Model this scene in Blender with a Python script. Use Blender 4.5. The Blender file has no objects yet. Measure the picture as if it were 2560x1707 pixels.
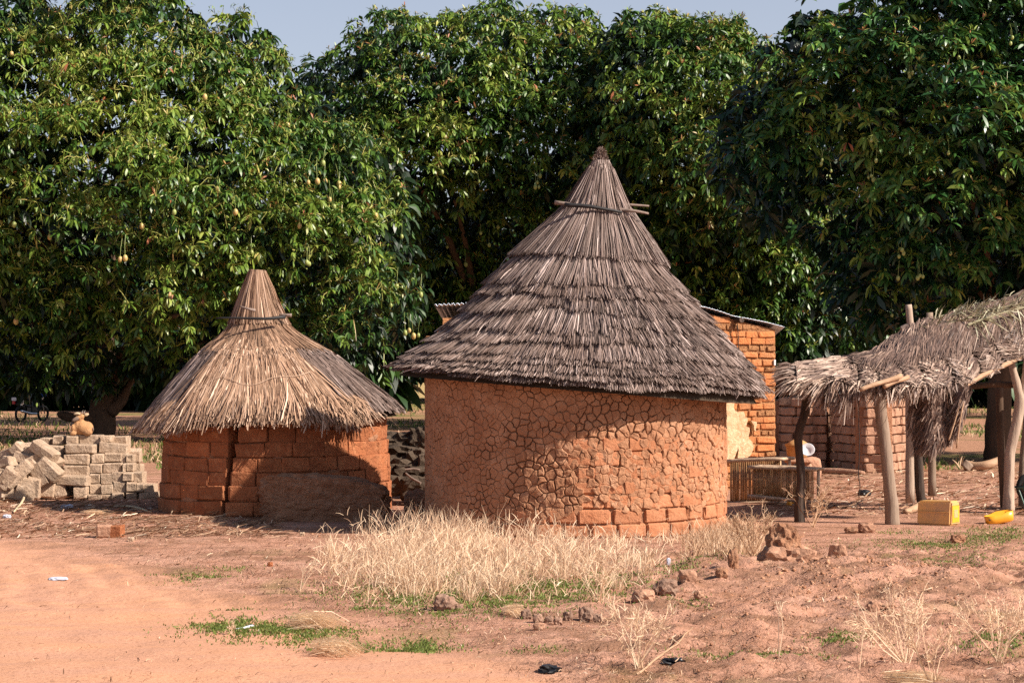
import bpy, bmesh, math, random
import numpy as np
from mathutils import Vector, Matrix

PI = math.pi
rng = np.random.default_rng(7)
random.seed(7)
S = bpy.context.scene
COL = S.collection

# ------------------------------------------------------------------ camera, light, exposure
FPX, HZ, CX, CAMZ = 5300.0, 920.0, 1280.0, 2.0     # focal length / horizon in pixels of the 2560 px photograph
cd = bpy.data.cameras.new('camera'); cam = bpy.data.objects.new('camera', cd); COL.objects.link(cam)
cd.sensor_width = 36; cd.lens = 36 * FPX / 2560; cd.shift_y = (HZ - 853.5) / 2560
cd.clip_end = 3000; cam.location = (0, 0, CAMZ); cam.rotation_euler = (PI / 2, 0, 0)
S.camera = cam
SUN_AZ, SUN_EL = math.radians(66), math.radians(38)     # azimuth: 0 = behind the camera, 90 = to the right
sdir = Vector((math.sin(SUN_AZ) * math.cos(SUN_EL), -math.cos(SUN_AZ) * math.cos(SUN_EL), math.sin(SUN_EL)))
sl = bpy.data.lights.new('sun', 'SUN'); sl.energy = 5.0; sl.angle = math.radians(0.55); sl.color = (1.0, 0.90, 0.79)
so = bpy.data.objects.new('sun', sl); COL.objects.link(so); so.rotation_euler = sdir.to_track_quat('Z', 'Y').to_euler()
W = bpy.data.worlds.new('World'); S.world = W; W.use_nodes = True
nt = W.node_tree; nt.nodes.clear()
sky = nt.nodes.new('ShaderNodeTexSky'); sky.sky_type = 'NISHITA'; sky.sun_disc = False
sky.sun_elevation = SUN_EL; sky.sun_rotation = PI - SUN_AZ
sky.air_density = 1.0; sky.dust_density = 2.0; sky.ozone_density = 3.0
bg = nt.nodes.new('ShaderNodeBackground'); bg.inputs[1].default_value = 0.05
wo = nt.nodes.new('ShaderNodeOutputWorld')
nt.links.new(sky.outputs[0], bg.inputs[0])
# pale dry-season haze that whitens the whole sky, densest towards the horizon all round
tc_ = nt.nodes.new('ShaderNodeTexCoord'); sp_ = nt.nodes.new('ShaderNodeSeparateXYZ'); nt.links.new(tc_.outputs['Generated'], sp_.inputs[0])
mr_ = nt.nodes.new('ShaderNodeMapRange'); mr_.interpolation_type = 'SMOOTHSTEP'; mr_.inputs[1].default_value = 0.0; mr_.inputs[2].default_value = 0.6; mr_.inputs[3].default_value = 1.0; mr_.inputs[4].default_value = 0.06
nt.links.new(sp_.outputs[2], mr_.inputs[0])
hz_ = nt.nodes.new('ShaderNodeBackground'); hz_.inputs[0].default_value = (0.95, 0.90, 1.0, 1)
ml_ = nt.nodes.new('ShaderNodeMath'); ml_.operation = 'MULTIPLY'; ml_.inputs[1].default_value = 0.215; nt.links.new(mr_.outputs[0], ml_.inputs[0]); nt.links.new(ml_.outputs[0], hz_.inputs[1])
ad_ = nt.nodes.new('ShaderNodeAddShader'); nt.links.new(bg.outputs[0], ad_.inputs[0]); nt.links.new(hz_.outputs[0], ad_.inputs[1]); nt.links.new(ad_.outputs[0], wo.inputs[0])
S.view_settings.view_transform = 'Standard'; S.view_settings.look = 'None'
S.view_settings.exposure = 0.77; S.view_settings.gamma = 1; S.view_settings.use_curve_mapping = False
S.render.engine = 'CYCLES'
S.cycles.max_bounces = 5; S.cycles.diffuse_bounces = 2; S.cycles.glossy_bounces = 2
S.cycles.transmission_bounces = 3; S.cycles.transparent_max_bounces = 4
S.cycles.use_denoising = False
SUN_STRENGTH = sl.energy

# ------------------------------------------------------------------ helpers
def P(px, py, Y):
    return Vector(((px - CX) / FPX * Y, Y, CAMZ - (py - HZ) / FPX * Y))
def vnoise(p, seed=0):
    p = np.asarray(p, float); i = np.floor(p).astype(np.int64); f = p - i; f = f * f * (3 - 2 * f)
    def h(a, b, c):
        n = (a * 374761393 + b * 668265263 + c * 1274126177 + seed * 982451653) & 0x7fffffff
        n = ((n ^ (n >> 13)) * 1274126177) & 0x7fffffff
        return ((n ^ (n >> 16)) & 0xffff) / 65535.0
    x, y, z = i[:, 0], i[:, 1], i[:, 2]; r = 0
    for dx in (0, 1):
        wx = f[:, 0] if dx else 1 - f[:, 0]
        for dy in (0, 1):
            wy = f[:, 1] if dy else 1 - f[:, 1]
            for dz in (0, 1):
                wz = f[:, 2] if dz else 1 - f[:, 2]
                r = r + wx * wy * wz * h(x + dx, y + dy, z + dz)
    return r
def fbm(p, seed=0, o=3):
    p = np.asarray(p, float); r = 0; a = 1; t = 0
    for k in range(o):
        r = r + a * vnoise(p * 2 ** k, seed + k * 17); t += a; a *= 0.5
    return r / t
def sm(a, b, x):
    t = np.clip((x - a) / (b - a), 0, 1); return t * t * (3 - 2 * t)
def gh(x, y):
    """height of the ground"""
    x = np.asarray(x, float); y = np.asarray(y, float); sh = x.shape; x = x.ravel(); y = y.ravel()
    p = np.stack([x, y, x * 0], 1)
    near = 1 - sm(45, 80, y)
    h = (fbm(p * 0.35, 3) - 0.5) * 0.10 * near + (fbm(p * 1.6, 5) - 0.5) * 0.045 * near
    rough = sm(0.0, 1.6, x + (18.5 - y) * 0.08) * sm(24.5, 22.5, y) * sm(12, 14, y)
    h += rough * ((fbm(p * 3.2, 9) - 0.5) * 0.16 + (fbm(p * 9, 11) - 0.5) * 0.085)
    def bump(cx, cy, rx, ry, a):
        return a * np.exp(-(((x - cx) / rx) ** 2 + ((y - cy) / ry) ** 2))
    h += bump(2.9, 20.3, 1.3, 1.2, 0.10) + bump(4.0, 19.3, 1.0, 0.8, 0.10) + bump(2.2, 21.3, 0.5, 0.5, 0.06)
    trk = sm(-0.9, -3.0, x - (19.5 - y) * 0.55)     # the vehicle track at the lower left: ruts
    h += trk * near * (-0.035 + 0.014 * np.sin((y + 0.25 * x) * 5.2 + 2.2 * fbm(p * 0.5, 21)) + (fbm(p * np.array([2.2, 5.5, 1]), 23) - 0.5) * 0.05 * sm(16.5, 19, y))
    h += trk * 0.008 * sm(17.5, 18.6, y) * sm(23.5, 21.5, y) * np.sin((x * 0.95 + y * 0.30) * 17 + 5 * fbm(p * 0.7, 27)) * sm(0.42, 0.6, fbm(p * np.array([0.5, 1.1, 1]), 29))
    flat = sm(24.2, 25.2, y) * sm(60, 45, y)
    h = h * (1 - 0.75 * flat)
    return h.reshape(sh)
def gp_(px, Y): return Vector(((px - CX) / FPX * Y, Y, 0))
def G(px, py):
    Y = CAMZ * FPX / (py - HZ); x = (px - CX) / FPX * Y
    return Vector((x, Y, float(gh(x, Y))))

def tag(o, label=None, cat=None, group=None, kind=None):
    if label: o['label'] = label
    if cat: o['category'] = cat
    if group: o['group'] = group
    if kind: o['kind'] = kind
    return o
def thing(name, label, cat, loc=(0, 0, 0), group=None, rz=0):
    o = bpy.data.objects.new(name, None); COL.objects.link(o); o.location = loc; o.rotation_euler = (0, 0, rz)
    o.empty_display_size = 0.2
    return tag(o, label, cat, group)
def link(o, parent=None):
    COL.objects.link(o)
    if parent is not None:
        o.parent = parent
    return o
def world_of(o):
    m = Matrix.Identity(4)
    while o is not None:
        m = (Matrix.Translation(o.location) @ o.rotation_euler.to_matrix().to_4x4() @ Matrix.Diagonal((*o.scale, 1))) @ m
        o = o.parent
    return m
def mesh(name, V, F, mat, parent=None, tint=None, smooth=False, world=False):
    """V (N,3), F (M,k) array or list of tuples; world=True: V is in world space though the object has a parent"""
    me = bpy.data.meshes.new(name)
    V = np.asarray(V, np.float32).reshape(-1, 3)
    if world and parent is not None:
        mi = np.array(world_of(parent).inverted())
        V = (V @ mi[:3, :3].T + mi[:3, 3]).astype(np.float32)
    if isinstance(F, np.ndarray):
        M_, k = F.shape
        me.vertices.add(len(V)); me.vertices.foreach_set('co', V.ravel())
        me.loops.add(M_ * k); me.loops.foreach_set('vertex_index', F.astype(np.int32).ravel())
        me.polygons.add(M_); me.polygons.foreach_set('loop_start', np.arange(0, M_ * k, k, dtype=np.int32))
        me.polygons.foreach_set('loop_total', np.full(M_, k, dtype=np.int32))
        me.update(calc_edges=True)
    else:
        me.from_pydata([tuple(map(float, v)) for v in V], [], [tuple(map(int, f)) for f in F]); me.update()
    if tint is not None:
        a = me.attributes.new('tint', 'FLOAT', 'POINT'); a.data.foreach_set('value', np.asarray(tint, np.float32))
    if smooth:
        me.polygons.foreach_set('use_smooth', np.ones(len(me.polygons), dtype=bool))
    if mat is not None: me.materials.append(mat)
    o = bpy.data.objects.new(name, me)
    return link(o, parent)
def join(parts):
    V = []; F = []; n = 0
    for v, f in parts:
        v = np.asarray(v).reshape(-1, 3); V.append(v)
        F += [tuple(int(a) + n for a in q) for q in f]; n += len(v)
    return np.concatenate(V), F
def tube(pts, rad, n=8, wob=0.0, seed=0, cap=True, closed=False):
    pts = [Vector(p) for p in pts]; m = len(pts)
    if not hasattr(rad, '__len__'): rad = [rad] * m
    V = []; F = []; prev = None
    for i, p in enumerate(pts):
        if closed: t = (pts[(i + 1) % m] - pts[i - 1]).normalized()
        else: t = (pts[min(i + 1, m - 1)] - pts[max(i - 1, 0)]).normalized()
        if prev is None:
            prev = Vector((0, 0, 1)) if abs(t.z) < 0.9 else Vector((0, 1, 0))
        a = (prev - t * prev.dot(t)).normalized(); b = t.cross(a); prev = a
        for k in range(n):
            an = 2 * PI * k / n
            V.append(p + (a * math.cos(an) + b * math.sin(an)) * rad[i])
    V = np.array([tuple(v) for v in V])
    if wob:
        nz = np.stack([fbm(V * 7 + 11 * k, seed + k, 2) for k in range(3)], 1) - 0.5
        V = V + nz * 2 * wob
    for i in range(m if closed else m - 1):
        for k in range(n):
            a0 = i * n + k; a1 = i * n + (k + 1) % n; b0 = ((i + 1) % m) * n + k; b1 = ((i + 1) % m) * n + (k + 1) % n
            F.append((a0, a1, b1, b0))
    if cap and not closed:
        F.append(tuple(range(n - 1, -1, -1))); F.append(tuple(range((m - 1) * n, m * n)))
    return V, F
def spline(pts, k=4):
    pts = [Vector(p) for p in pts]; out = []
    for i in range(len(pts) - 1):
        p0 = pts[max(i - 1, 0)]; p1 = pts[i]; p2 = pts[i + 1]; p3 = pts[min(i + 2, len(pts) - 1)]
        for j in range(k):
            t = j / k
            out.append(0.5 * ((2 * p1) + (p2 - p0) * t + (2 * p0 - 5 * p1 + 4 * p2 - p3) * t * t + (3 * p1 - p0 - 3 * p2 + p3) * t ** 3))
    out.append(pts[-1]); return out
def lathe(prof, n=20, c=(0, 0, 0)):
    V = []; F = []
    for r, z in prof:
        for k in range(n):
            a = 2 * PI * k / n; V.append((c[0] + r * math.cos(a), c[1] + r * math.sin(a), c[2] + z))
    for i in range(len(prof) - 1):
        for k in range(n):
            F.append((i * n + k, i * n + (k + 1) % n, (i + 1) * n + (k + 1) % n, (i + 1) * n + k))
    return np.array(V), F
def unit(a):
    return a / np.maximum(np.linalg.norm(a, axis=-1, keepdims=True), 1e-9)
def strands(P0, P1, P2, w, ref=None, tip=0.35):
    """thin bent strips: 3 cross sections, 2 quads each"""
    d = unit(P2 - P0)
    if ref is None: ref = rng.normal(size=P0.shape)
    side = unit(np.cross(d, ref)) * (np.asarray(w).reshape(-1, 1) * 0.5)
    N = len(P0)
    V = np.stack([P0 - side, P0 + side, P1 - side, P1 + side, P2 - side * tip, P2 + side * tip], 1).reshape(-1, 3)
    b = (np.arange(N) * 6)[:, None]
    F = np.concatenate([b + np.array([[0, 1, 3, 2]]), b + np.array([[2, 3, 5, 4]])], 0)
    return V, F
def rep(t, k): return np.repeat(np.asarray(t), k)
def smooth_obj(o):
    o.data.polygons.foreach_set('use_smooth', np.ones(len(o.data.polygons), dtype=bool)); return o

# ------------------------------------------------------------------ materials
def newmat(name):
    m = bpy.data.materials.new(name); m.use_nodes = True; t = m.node_tree; t.nodes.clear()
    out = t.nodes.new('ShaderNodeOutputMaterial'); b = t.nodes.new('ShaderNodeBsdfPrincipled')
    t.links.new(b.outputs[0], out.inputs[0]); return m, t, b, out
def N(t, typ, **kw):
    n = t.nodes.new(typ)
    for k, v in kw.items(): setattr(n, k, v)
    return n
def mix(t, fac, a, b, mode='MIX'):
    n = N(t, 'ShaderNodeMix', data_type='RGBA', blend_type=mode)
    for s, v in ((0, fac), (6, a), (7, b)):
        if hasattr(v, 'links') or isinstance(v, bpy.types.NodeSocket): t.links.new(v, n.inputs[s])
        else: n.inputs[s].default_value = v if s == 0 else (*v, 1)
    return n.outputs[2]
def noise(t, vec, scale, detail=4, rough=0.6, dist=0.0, lo=0.35, hi=0.65):
    n = N(t, 'ShaderNodeTexNoise'); n.inputs['Scale'].default_value = scale; n.inputs['Detail'].default_value = detail
    n.inputs['Roughness'].default_value = rough; n.inputs['Distortion'].default_value = dist
    t.links.new(vec, n.inputs['Vector'])
    r = N(t, 'ShaderNodeMapRange'); r.inputs[1].default_value = lo; r.inputs[2].default_value = hi
    t.links.new(n.outputs[0], r.inputs[0]); return r.outputs[0], n.outputs[0]
def mapping(t, vec, sc=(1, 1, 1)):
    m = N(t, 'ShaderNodeMapping'); m.inputs['Scale'].default_value = sc; t.links.new(vec, m.inputs[0]); return m.outputs[0]
def math_(t, op, a, b=None):
    n = N(t, 'ShaderNodeMath', operation=op)
    for i, v in enumerate((a, b)):
        if v is None: continue
        if isinstance(v, bpy.types.NodeSocket): t.links.new(v, n.inputs[i])
        else: n.inputs[i].default_value = v
    return n.outputs[0]
def earth(name, c1, c2, c3=None, scale=3.0, speck=0.35, bump=0.5, bscale=28, dist=0.02, rnd=0.25, rough=0.95):
    """dry mud / dust / stone: two tones, darker pits, fine relief, small per-object change of tone"""
    m, t, b, out = newmat(name)
    pos = N(t, 'ShaderNodeNewGeometry').outputs['Position']
    f1, _ = noise(t, pos, scale, 5); col = mix(t, f1, c1, c2)
    if c3:
        f2, _ = noise(t, pos, scale * 2.7, 4, lo=0.5, hi=0.72); col = mix(t, f2, col, c3)
    f3, _ = noise(t, pos, 60, 3, 0.7, lo=0.50, hi=0.68)
    f3 = math_(t, 'MULTIPLY', f3, speck)
    col = mix(t, f3, col, tuple(x * 0.42 for x in c1))
    if rnd:
        oi = N(t, 'ShaderNodeObjectInfo'); hs = N(t, 'ShaderNodeHueSaturation')
        r = N(t, 'ShaderNodeMapRange'); r.inputs[3].default_value = 1 - rnd; r.inputs[4].default_value = 1 + rnd
        t.links.new(oi.outputs['Random'], r.inputs[0]); t.links.new(r.outputs[0], hs.inputs['Value'])
        t.links.new(col, hs.inputs['Color']); col = hs.outputs[0]
    t.links.new(col, b.inputs['Base Color']); b.inputs['Roughness'].default_value = rough
    b.inputs['Specular IOR Level'].default_value = 0.15
    _, n1 = noise(t, pos, bscale, 6, 0.7)
    _, n2 = noise(t, pos, bscale * 0.25, 3, 0.6)
    h = math_(t, 'ADD', n1, n2)
    bp = N(t, 'ShaderNodeBump'); bp.inputs['Strength'].default_value = bump; bp.inputs['Distance'].default_value = dist
    t.links.new(h, bp.inputs['Height']); t.links.new(bp.outputs[0], b.inputs['Normal'])
    return m
def ramp_mat(name, stops, rough=0.8, spec=0.2, transl=0.0, patch=None, rnd=0):
    """colour by the strand's own tint"""
    m, t, b, out = newmat(name)
    at = N(t, 'ShaderNodeAttribute', attribute_name='tint')
    r = N(t, 'ShaderNodeValToRGB'); el = r.color_ramp.elements
    el[0].position = stops[0][0]; el[0].color = (*stops[0][1], 1)
    el[1].position = stops[-1][0]; el[1].color = (*stops[-1][1], 1)
    for p_, c in stops[1:-1]:
        e = el.new(p_); e.color = (*c, 1)
    t.links.new(at.outputs['Fac'], r.inputs[0]); col = r.outputs[0]
    if patch:
        pos = N(t, 'ShaderNodeNewGeometry').outputs['Position']
        f, _ = noise(t, pos, patch[0], 3); col = mix(t, math_(t, 'MULTIPLY', f, patch[2]), col, patch[1])
    t.links.new(col, b.inputs['Base Color']); b.inputs['Roughness'].default_value = rough
    b.inputs['Specular IOR Level'].default_value = spec
    if transl:
        tr = N(t, 'ShaderNodeBsdfTranslucent'); t.links.new(col, tr.inputs[0]); ms = N(t, 'ShaderNodeMixShader')
        ms.inputs[0].default_value = transl
        t.links.new(b.outputs[0], ms.inputs[1]); t.links.new(tr.outputs[0], ms.inputs[2]); t.links.new(ms.outputs[0], out.inputs[0])
    return m
def plain(name, col, rough=0.5, metal=0.0, spec=0.5, bump=0, bs=30, col2=None, sc=8, stretch=None):
    m, t, b, out = newmat(name)
    pos = N(t, 'ShaderNodeTexCoord').outputs['Object']
    v = mapping(t, pos, stretch) if stretch else pos
    f, n = noise(t, v, sc, 5, 0.65); c = mix(t, f, col, col2 if col2 else tuple(x * 0.75 for x in col))
    t.links.new(c, b.inputs['Base Color']); b.inputs['Roughness'].default_value = rough
    b.inputs['Metallic'].default_value = metal; b.inputs['Specular IOR Level'].default_value = spec
    if bump:
        _, n2 = noise(t, v, bs, 5, 0.6); bp = N(t, 'ShaderNodeBump'); bp.inputs['Strength'].default_value = bump
        bp.inputs['Distance'].default_value = 0.02; t.links.new(n2, bp.inputs['Height']); t.links.new(bp.outputs[0], b.inputs['Normal'])
    return m

M = {}
M['plaster'] = earth('cracked_mud_plaster', (0.44, 0.225, 0.125), (0.345, 0.165, 0.09), (0.50, 0.28, 0.17), 1.6, 0.40, 0.8, 24, 0.02, 0.07)
M['hutbrick'] = earth('red_mud_brick', (0.45, 0.185, 0.09), (0.50, 0.225, 0.12), (0.38, 0.145, 0.07), 3, 0.45, 0.7, 30, 0.02, 0.12)
M['redbrick'] = earth('orange_mud_brick', (0.44, 0.158, 0.068), (0.33, 0.118, 0.055), (0.50, 0.21, 0.10), 3.5, 0.5, 1.0, 18, 0.035, 0.14)
M['mortar'] = earth('mud_mortar', (0.40, 0.20, 0.115), (0.34, 0.16, 0.09), None, 6, 0.5, 0.9, 30, 0.03, 0)
M['darkmortar'] = earth('deep_mud_joint', (0.30, 0.12, 0.055), (0.24, 0.095, 0.045), None, 6, 0.5, 0.9, 30, 0.03, 0)
M['housebrick'] = earth('house_mud_brick', (0.54, 0.195, 0.070), (0.48, 0.22, 0.10), (0.45, 0.15, 0.055), 2.5, 0.35, 0.8, 30, 0.03, 0.12)
M['housemortar'] = earth('ochre_mortar', (0.46, 0.23, 0.105), (0.38, 0.175, 0.08), (0.28, 0.12, 0.055), 9, 0.6, 1.0, 26, 0.05, 0)
M['ruinbrick'] = earth('pink_mud_brick', (0.44, 0.245, 0.16), (0.36, 0.195, 0.125), (0.50, 0.30, 0.20), 2.5, 0.3, 0.7, 20, 0.03, 0.10)
M['pilebrick'] = earth('pale_dried_brick', (0.47, 0.335, 0.235), (0.38, 0.27, 0.185), (0.56, 0.42, 0.31), 4, 0.4, 0.9, 24, 0.025, 0.08)
M['mudlump'] = earth('weathered_mud', (0.42, 0.215, 0.125), (0.31, 0.155, 0.09), (0.46, 0.27, 0.17), 4, 0.5, 1.0, 12, 0.07, 0.08)
M['stone'] = earth('field_stone', (0.34, 0.20, 0.14), (0.26, 0.165, 0.12), (0.40, 0.26, 0.19), 9, 0.4, 0.9, 24, 0.02, 0.2)
M['darkrubble'] = earth('shade_dark_mud', (0.095, 0.068, 0.048), (0.07, 0.05, 0.035), None, 4, 0.5, 1.0, 16, 0.03, 0.2)  # mud darkened to carry the shade between the huts in its colour
M['render'] = earth('cream_lime_plaster', (0.68, 0.47, 0.28), (0.50, 0.30, 0.16), (0.74, 0.56, 0.37), 7, 0.35, 0.8, 24, 0.02, 0)
M['thatch'] = ramp_mat('grey_thatch', [(0, (0.050, 0.036, 0.030)), (0.35, (0.140, 0.100, 0.083)), (0.72, (0.30, 0.215, 0.185)), (1, (0.64, 0.51, 0.46))], 0.6, 0.4, 0, (1.6, (0.19, 0.12, 0.09), 0.5))
M['thatch_new'] = ramp_mat('straw_thatch', [(0, (0.085, 0.048, 0.03)), (0.35, (0.25, 0.142, 0.088)), (0.72, (0.45, 0.275, 0.175)), (1, (0.72, 0.51, 0.37))], 0.6, 0.35, 0, (3, (0.24, 0.15, 0.09), 0.35))
M['palm'] = ramp_mat('palm_mat', [(0, (0.055, 0.036, 0.03)), (0.35, (0.17, 0.105, 0.08)), (0.72, (0.36, 0.245, 0.185)), (1, (0.66, 0.50, 0.39))], 0.55, 0.4, 0, (2.5, (0.12, 0.075, 0.06), 0.5))
M['palm_green'] = ramp_mat('faded_green_frond', [(0, (0.10, 0.085, 0.045)), (0.5, (0.30, 0.25, 0.14)), (1, (0.55, 0.53, 0.38))], 0.5, 0.4, 0.15)
M['undercone'] = plain('dark_thatch_core', (0.07, 0.05, 0.035), 0.95, spec=0.1)
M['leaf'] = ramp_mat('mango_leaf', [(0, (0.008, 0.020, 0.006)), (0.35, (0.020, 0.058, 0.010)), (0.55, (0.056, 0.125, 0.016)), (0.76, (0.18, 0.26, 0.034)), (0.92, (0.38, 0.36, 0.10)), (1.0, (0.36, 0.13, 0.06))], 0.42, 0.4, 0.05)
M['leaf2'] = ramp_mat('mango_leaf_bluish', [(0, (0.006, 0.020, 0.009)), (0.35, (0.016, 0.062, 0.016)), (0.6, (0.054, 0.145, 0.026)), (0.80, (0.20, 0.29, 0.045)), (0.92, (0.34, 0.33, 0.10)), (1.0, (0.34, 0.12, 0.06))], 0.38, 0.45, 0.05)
M['bark'] = plain('bark', (0.075, 0.05, 0.035), 0.95, spec=0.1, bump=0.8, bs=16, col2=(0.12, 0.075, 0.05), sc=5, stretch=(1, 1, 0.25))
M['post'] = plain('weathered_post', (0.30, 0.22, 0.165), 0.85, spec=0.2, bump=0.6, bs=14, col2=(0.22, 0.155, 0.11), sc=5, stretch=(3, 3, 0.35))
M['palepost'] = plain('pale_peeled_post', (0.50, 0.38, 0.29), 0.8, spec=0.2, bump=0.6, bs=12, col2=(0.34, 0.25, 0.19), sc=4, stretch=(3, 3, 0.4))
M['darkpost'] = plain('charred_post', (0.035, 0.026, 0.021), 0.85, spec=0.25, bump=0.8, bs=14, col2=(0.09, 0.06, 0.045), sc=5, stretch=(3, 3, 0.35))
M['pole'] = plain('split_pole', (0.46, 0.29, 0.18), 0.7, spec=0.3, bump=0.4, bs=14, col2=(0.36, 0.22, 0.13), sc=5, stretch=(0.5, 3, 3))
M['greystick'] = plain('grey_stick', (0.27, 0.20, 0.165), 0.8, spec=0.25, bump=0.4, bs=20, col2=(0.17, 0.125, 0.10))
M['blackstick'] = plain('black_stick', (0.03, 0.028, 0.028), 0.6, spec=0.3)
M['bamboo'] = plain('bamboo_slat', (0.58, 0.34, 0.16), 0.4, spec=0.5, bump=0.2, col2=(0.30, 0.14, 0.06), sc=6, stretch=(8, 8, 0.7))
M['bamboopole'] = plain('bamboo_rail', (0.68, 0.49, 0.33), 0.5, spec=0.5, bump=0.2, col2=(0.36, 0.22, 0.14), sc=5)
M['tin'] = plain('galvanised_sheet', (0.50, 0.56, 0.64), 0.38, 0.7, 0.5, col2=(0.40, 0.46, 0.55), sc=3)
M['tyre'] = plain('black_rubber', (0.018, 0.018, 0.018), 0.75, spec=0.3)
M['steel'] = plain('chromed_steel', (0.65, 0.65, 0.66), 0.22, 0.9)
M['blackpaint'] = plain('black_enamel', (0.015, 0.016, 0.018), 0.35, spec=0.5)
M['teal'] = plain('teal_paint', (0.05, 0.16, 0.13), 0.5, spec=0.4, col2=(0.08, 0.11, 0.08))
M['redlens'] = plain('red_lens', (0.55, 0.01, 0.03), 0.2)
M['white'] = plain('white_paint', (0.72, 0.72, 0.74), 0.5)
M['blue'] = plain('blue_cloth', (0.015, 0.05, 0.20), 0.8)
M['orange'] = plain('amber_lens', (0.65, 0.22, 0.02), 0.3)
M['jerry'] = plain('dusty_yellow_plastic', (0.74, 0.41, 0.12), 0.42, spec=0.45, col2=(0.56, 0.33, 0.16), sc=4, bump=0.15, bs=9)
M['yplastic'] = plain('orange_yellow_plastic', (0.88, 0.40, 0.02), 0.35, spec=0.5, col2=(0.78, 0.34, 0.03), sc=5)
M['rust'] = plain('rusty_enamel', (0.40, 0.19, 0.075), 0.6, 0.0, 0.4, 0.3, 20, (0.52, 0.31, 0.13), 7)
M['enamel'] = plain('white_enamel', (0.62, 0.66, 0.74), 0.4, spec=0.5, col2=(0.52, 0.50, 0.50))
M['goat'] = plain('tan_coat', (0.52, 0.28, 0.13), 0.8, spec=0.1, bump=0.8, bs=60, col2=(0.38, 0.20, 0.10), sc=5)
M['goatgrey'] = plain('grey_brown_coat', (0.22, 0.15, 0.11), 0.8, spec=0.15)
M['ear'] = plain('cream_ear', (0.68, 0.52, 0.33), 0.8, spec=0.15)
M['horn'] = plain('horn', (0.20, 0.15, 0.11), 0.5)
M['bag'] = plain('black_plastic_bag', (0.012, 0.012, 0.014), 0.35, spec=0.6)
M['paper'] = plain('bluish_white_scrap', (0.60, 0.63, 0.74), 0.6)
M['mango'] = plain('ripening_mango', (0.36, 0.40, 0.12), 0.4, spec=0.4, col2=(0.62, 0.34, 0.15), sc=9)
M['mangogreen'] = plain('green_mango', (0.24, 0.33, 0.09), 0.4, spec=0.4, col2=(0.36, 0.37, 0.12), sc=9)
M['drygrass'] = ramp_mat('dry_grass', [(0, (0.22, 0.11, 0.055)), (0.3, (0.58, 0.37, 0.22)), (0.7, (0.84, 0.61, 0.41)), (1, (0.90, 0.72, 0.51))], 0.6, 0.3, 0.3)
M['greengrass'] = ramp_mat('green_grass', [(0, (0.06, 0.085, 0.02)), (0.5, (0.13, 0.18, 0.035)), (1, (0.27, 0.31, 0.08))], 0.6, 0.3, 0.25)
M['litter'] = ramp_mat('straw_litter', [(0, (0.09, 0.05, 0.03)), (0.4, (0.30, 0.17, 0.10)), (0.75, (0.62, 0.43, 0.28)), (1, (0.80, 0.66, 0.50))], 0.7, 0.2)
M['clod'] = ramp_mat('clod', [(0, (0.22, 0.095, 0.05)), (0.5, (0.44, 0.225, 0.13)), (1, (0.58, 0.35, 0.23))], 0.95, 0.1)

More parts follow.
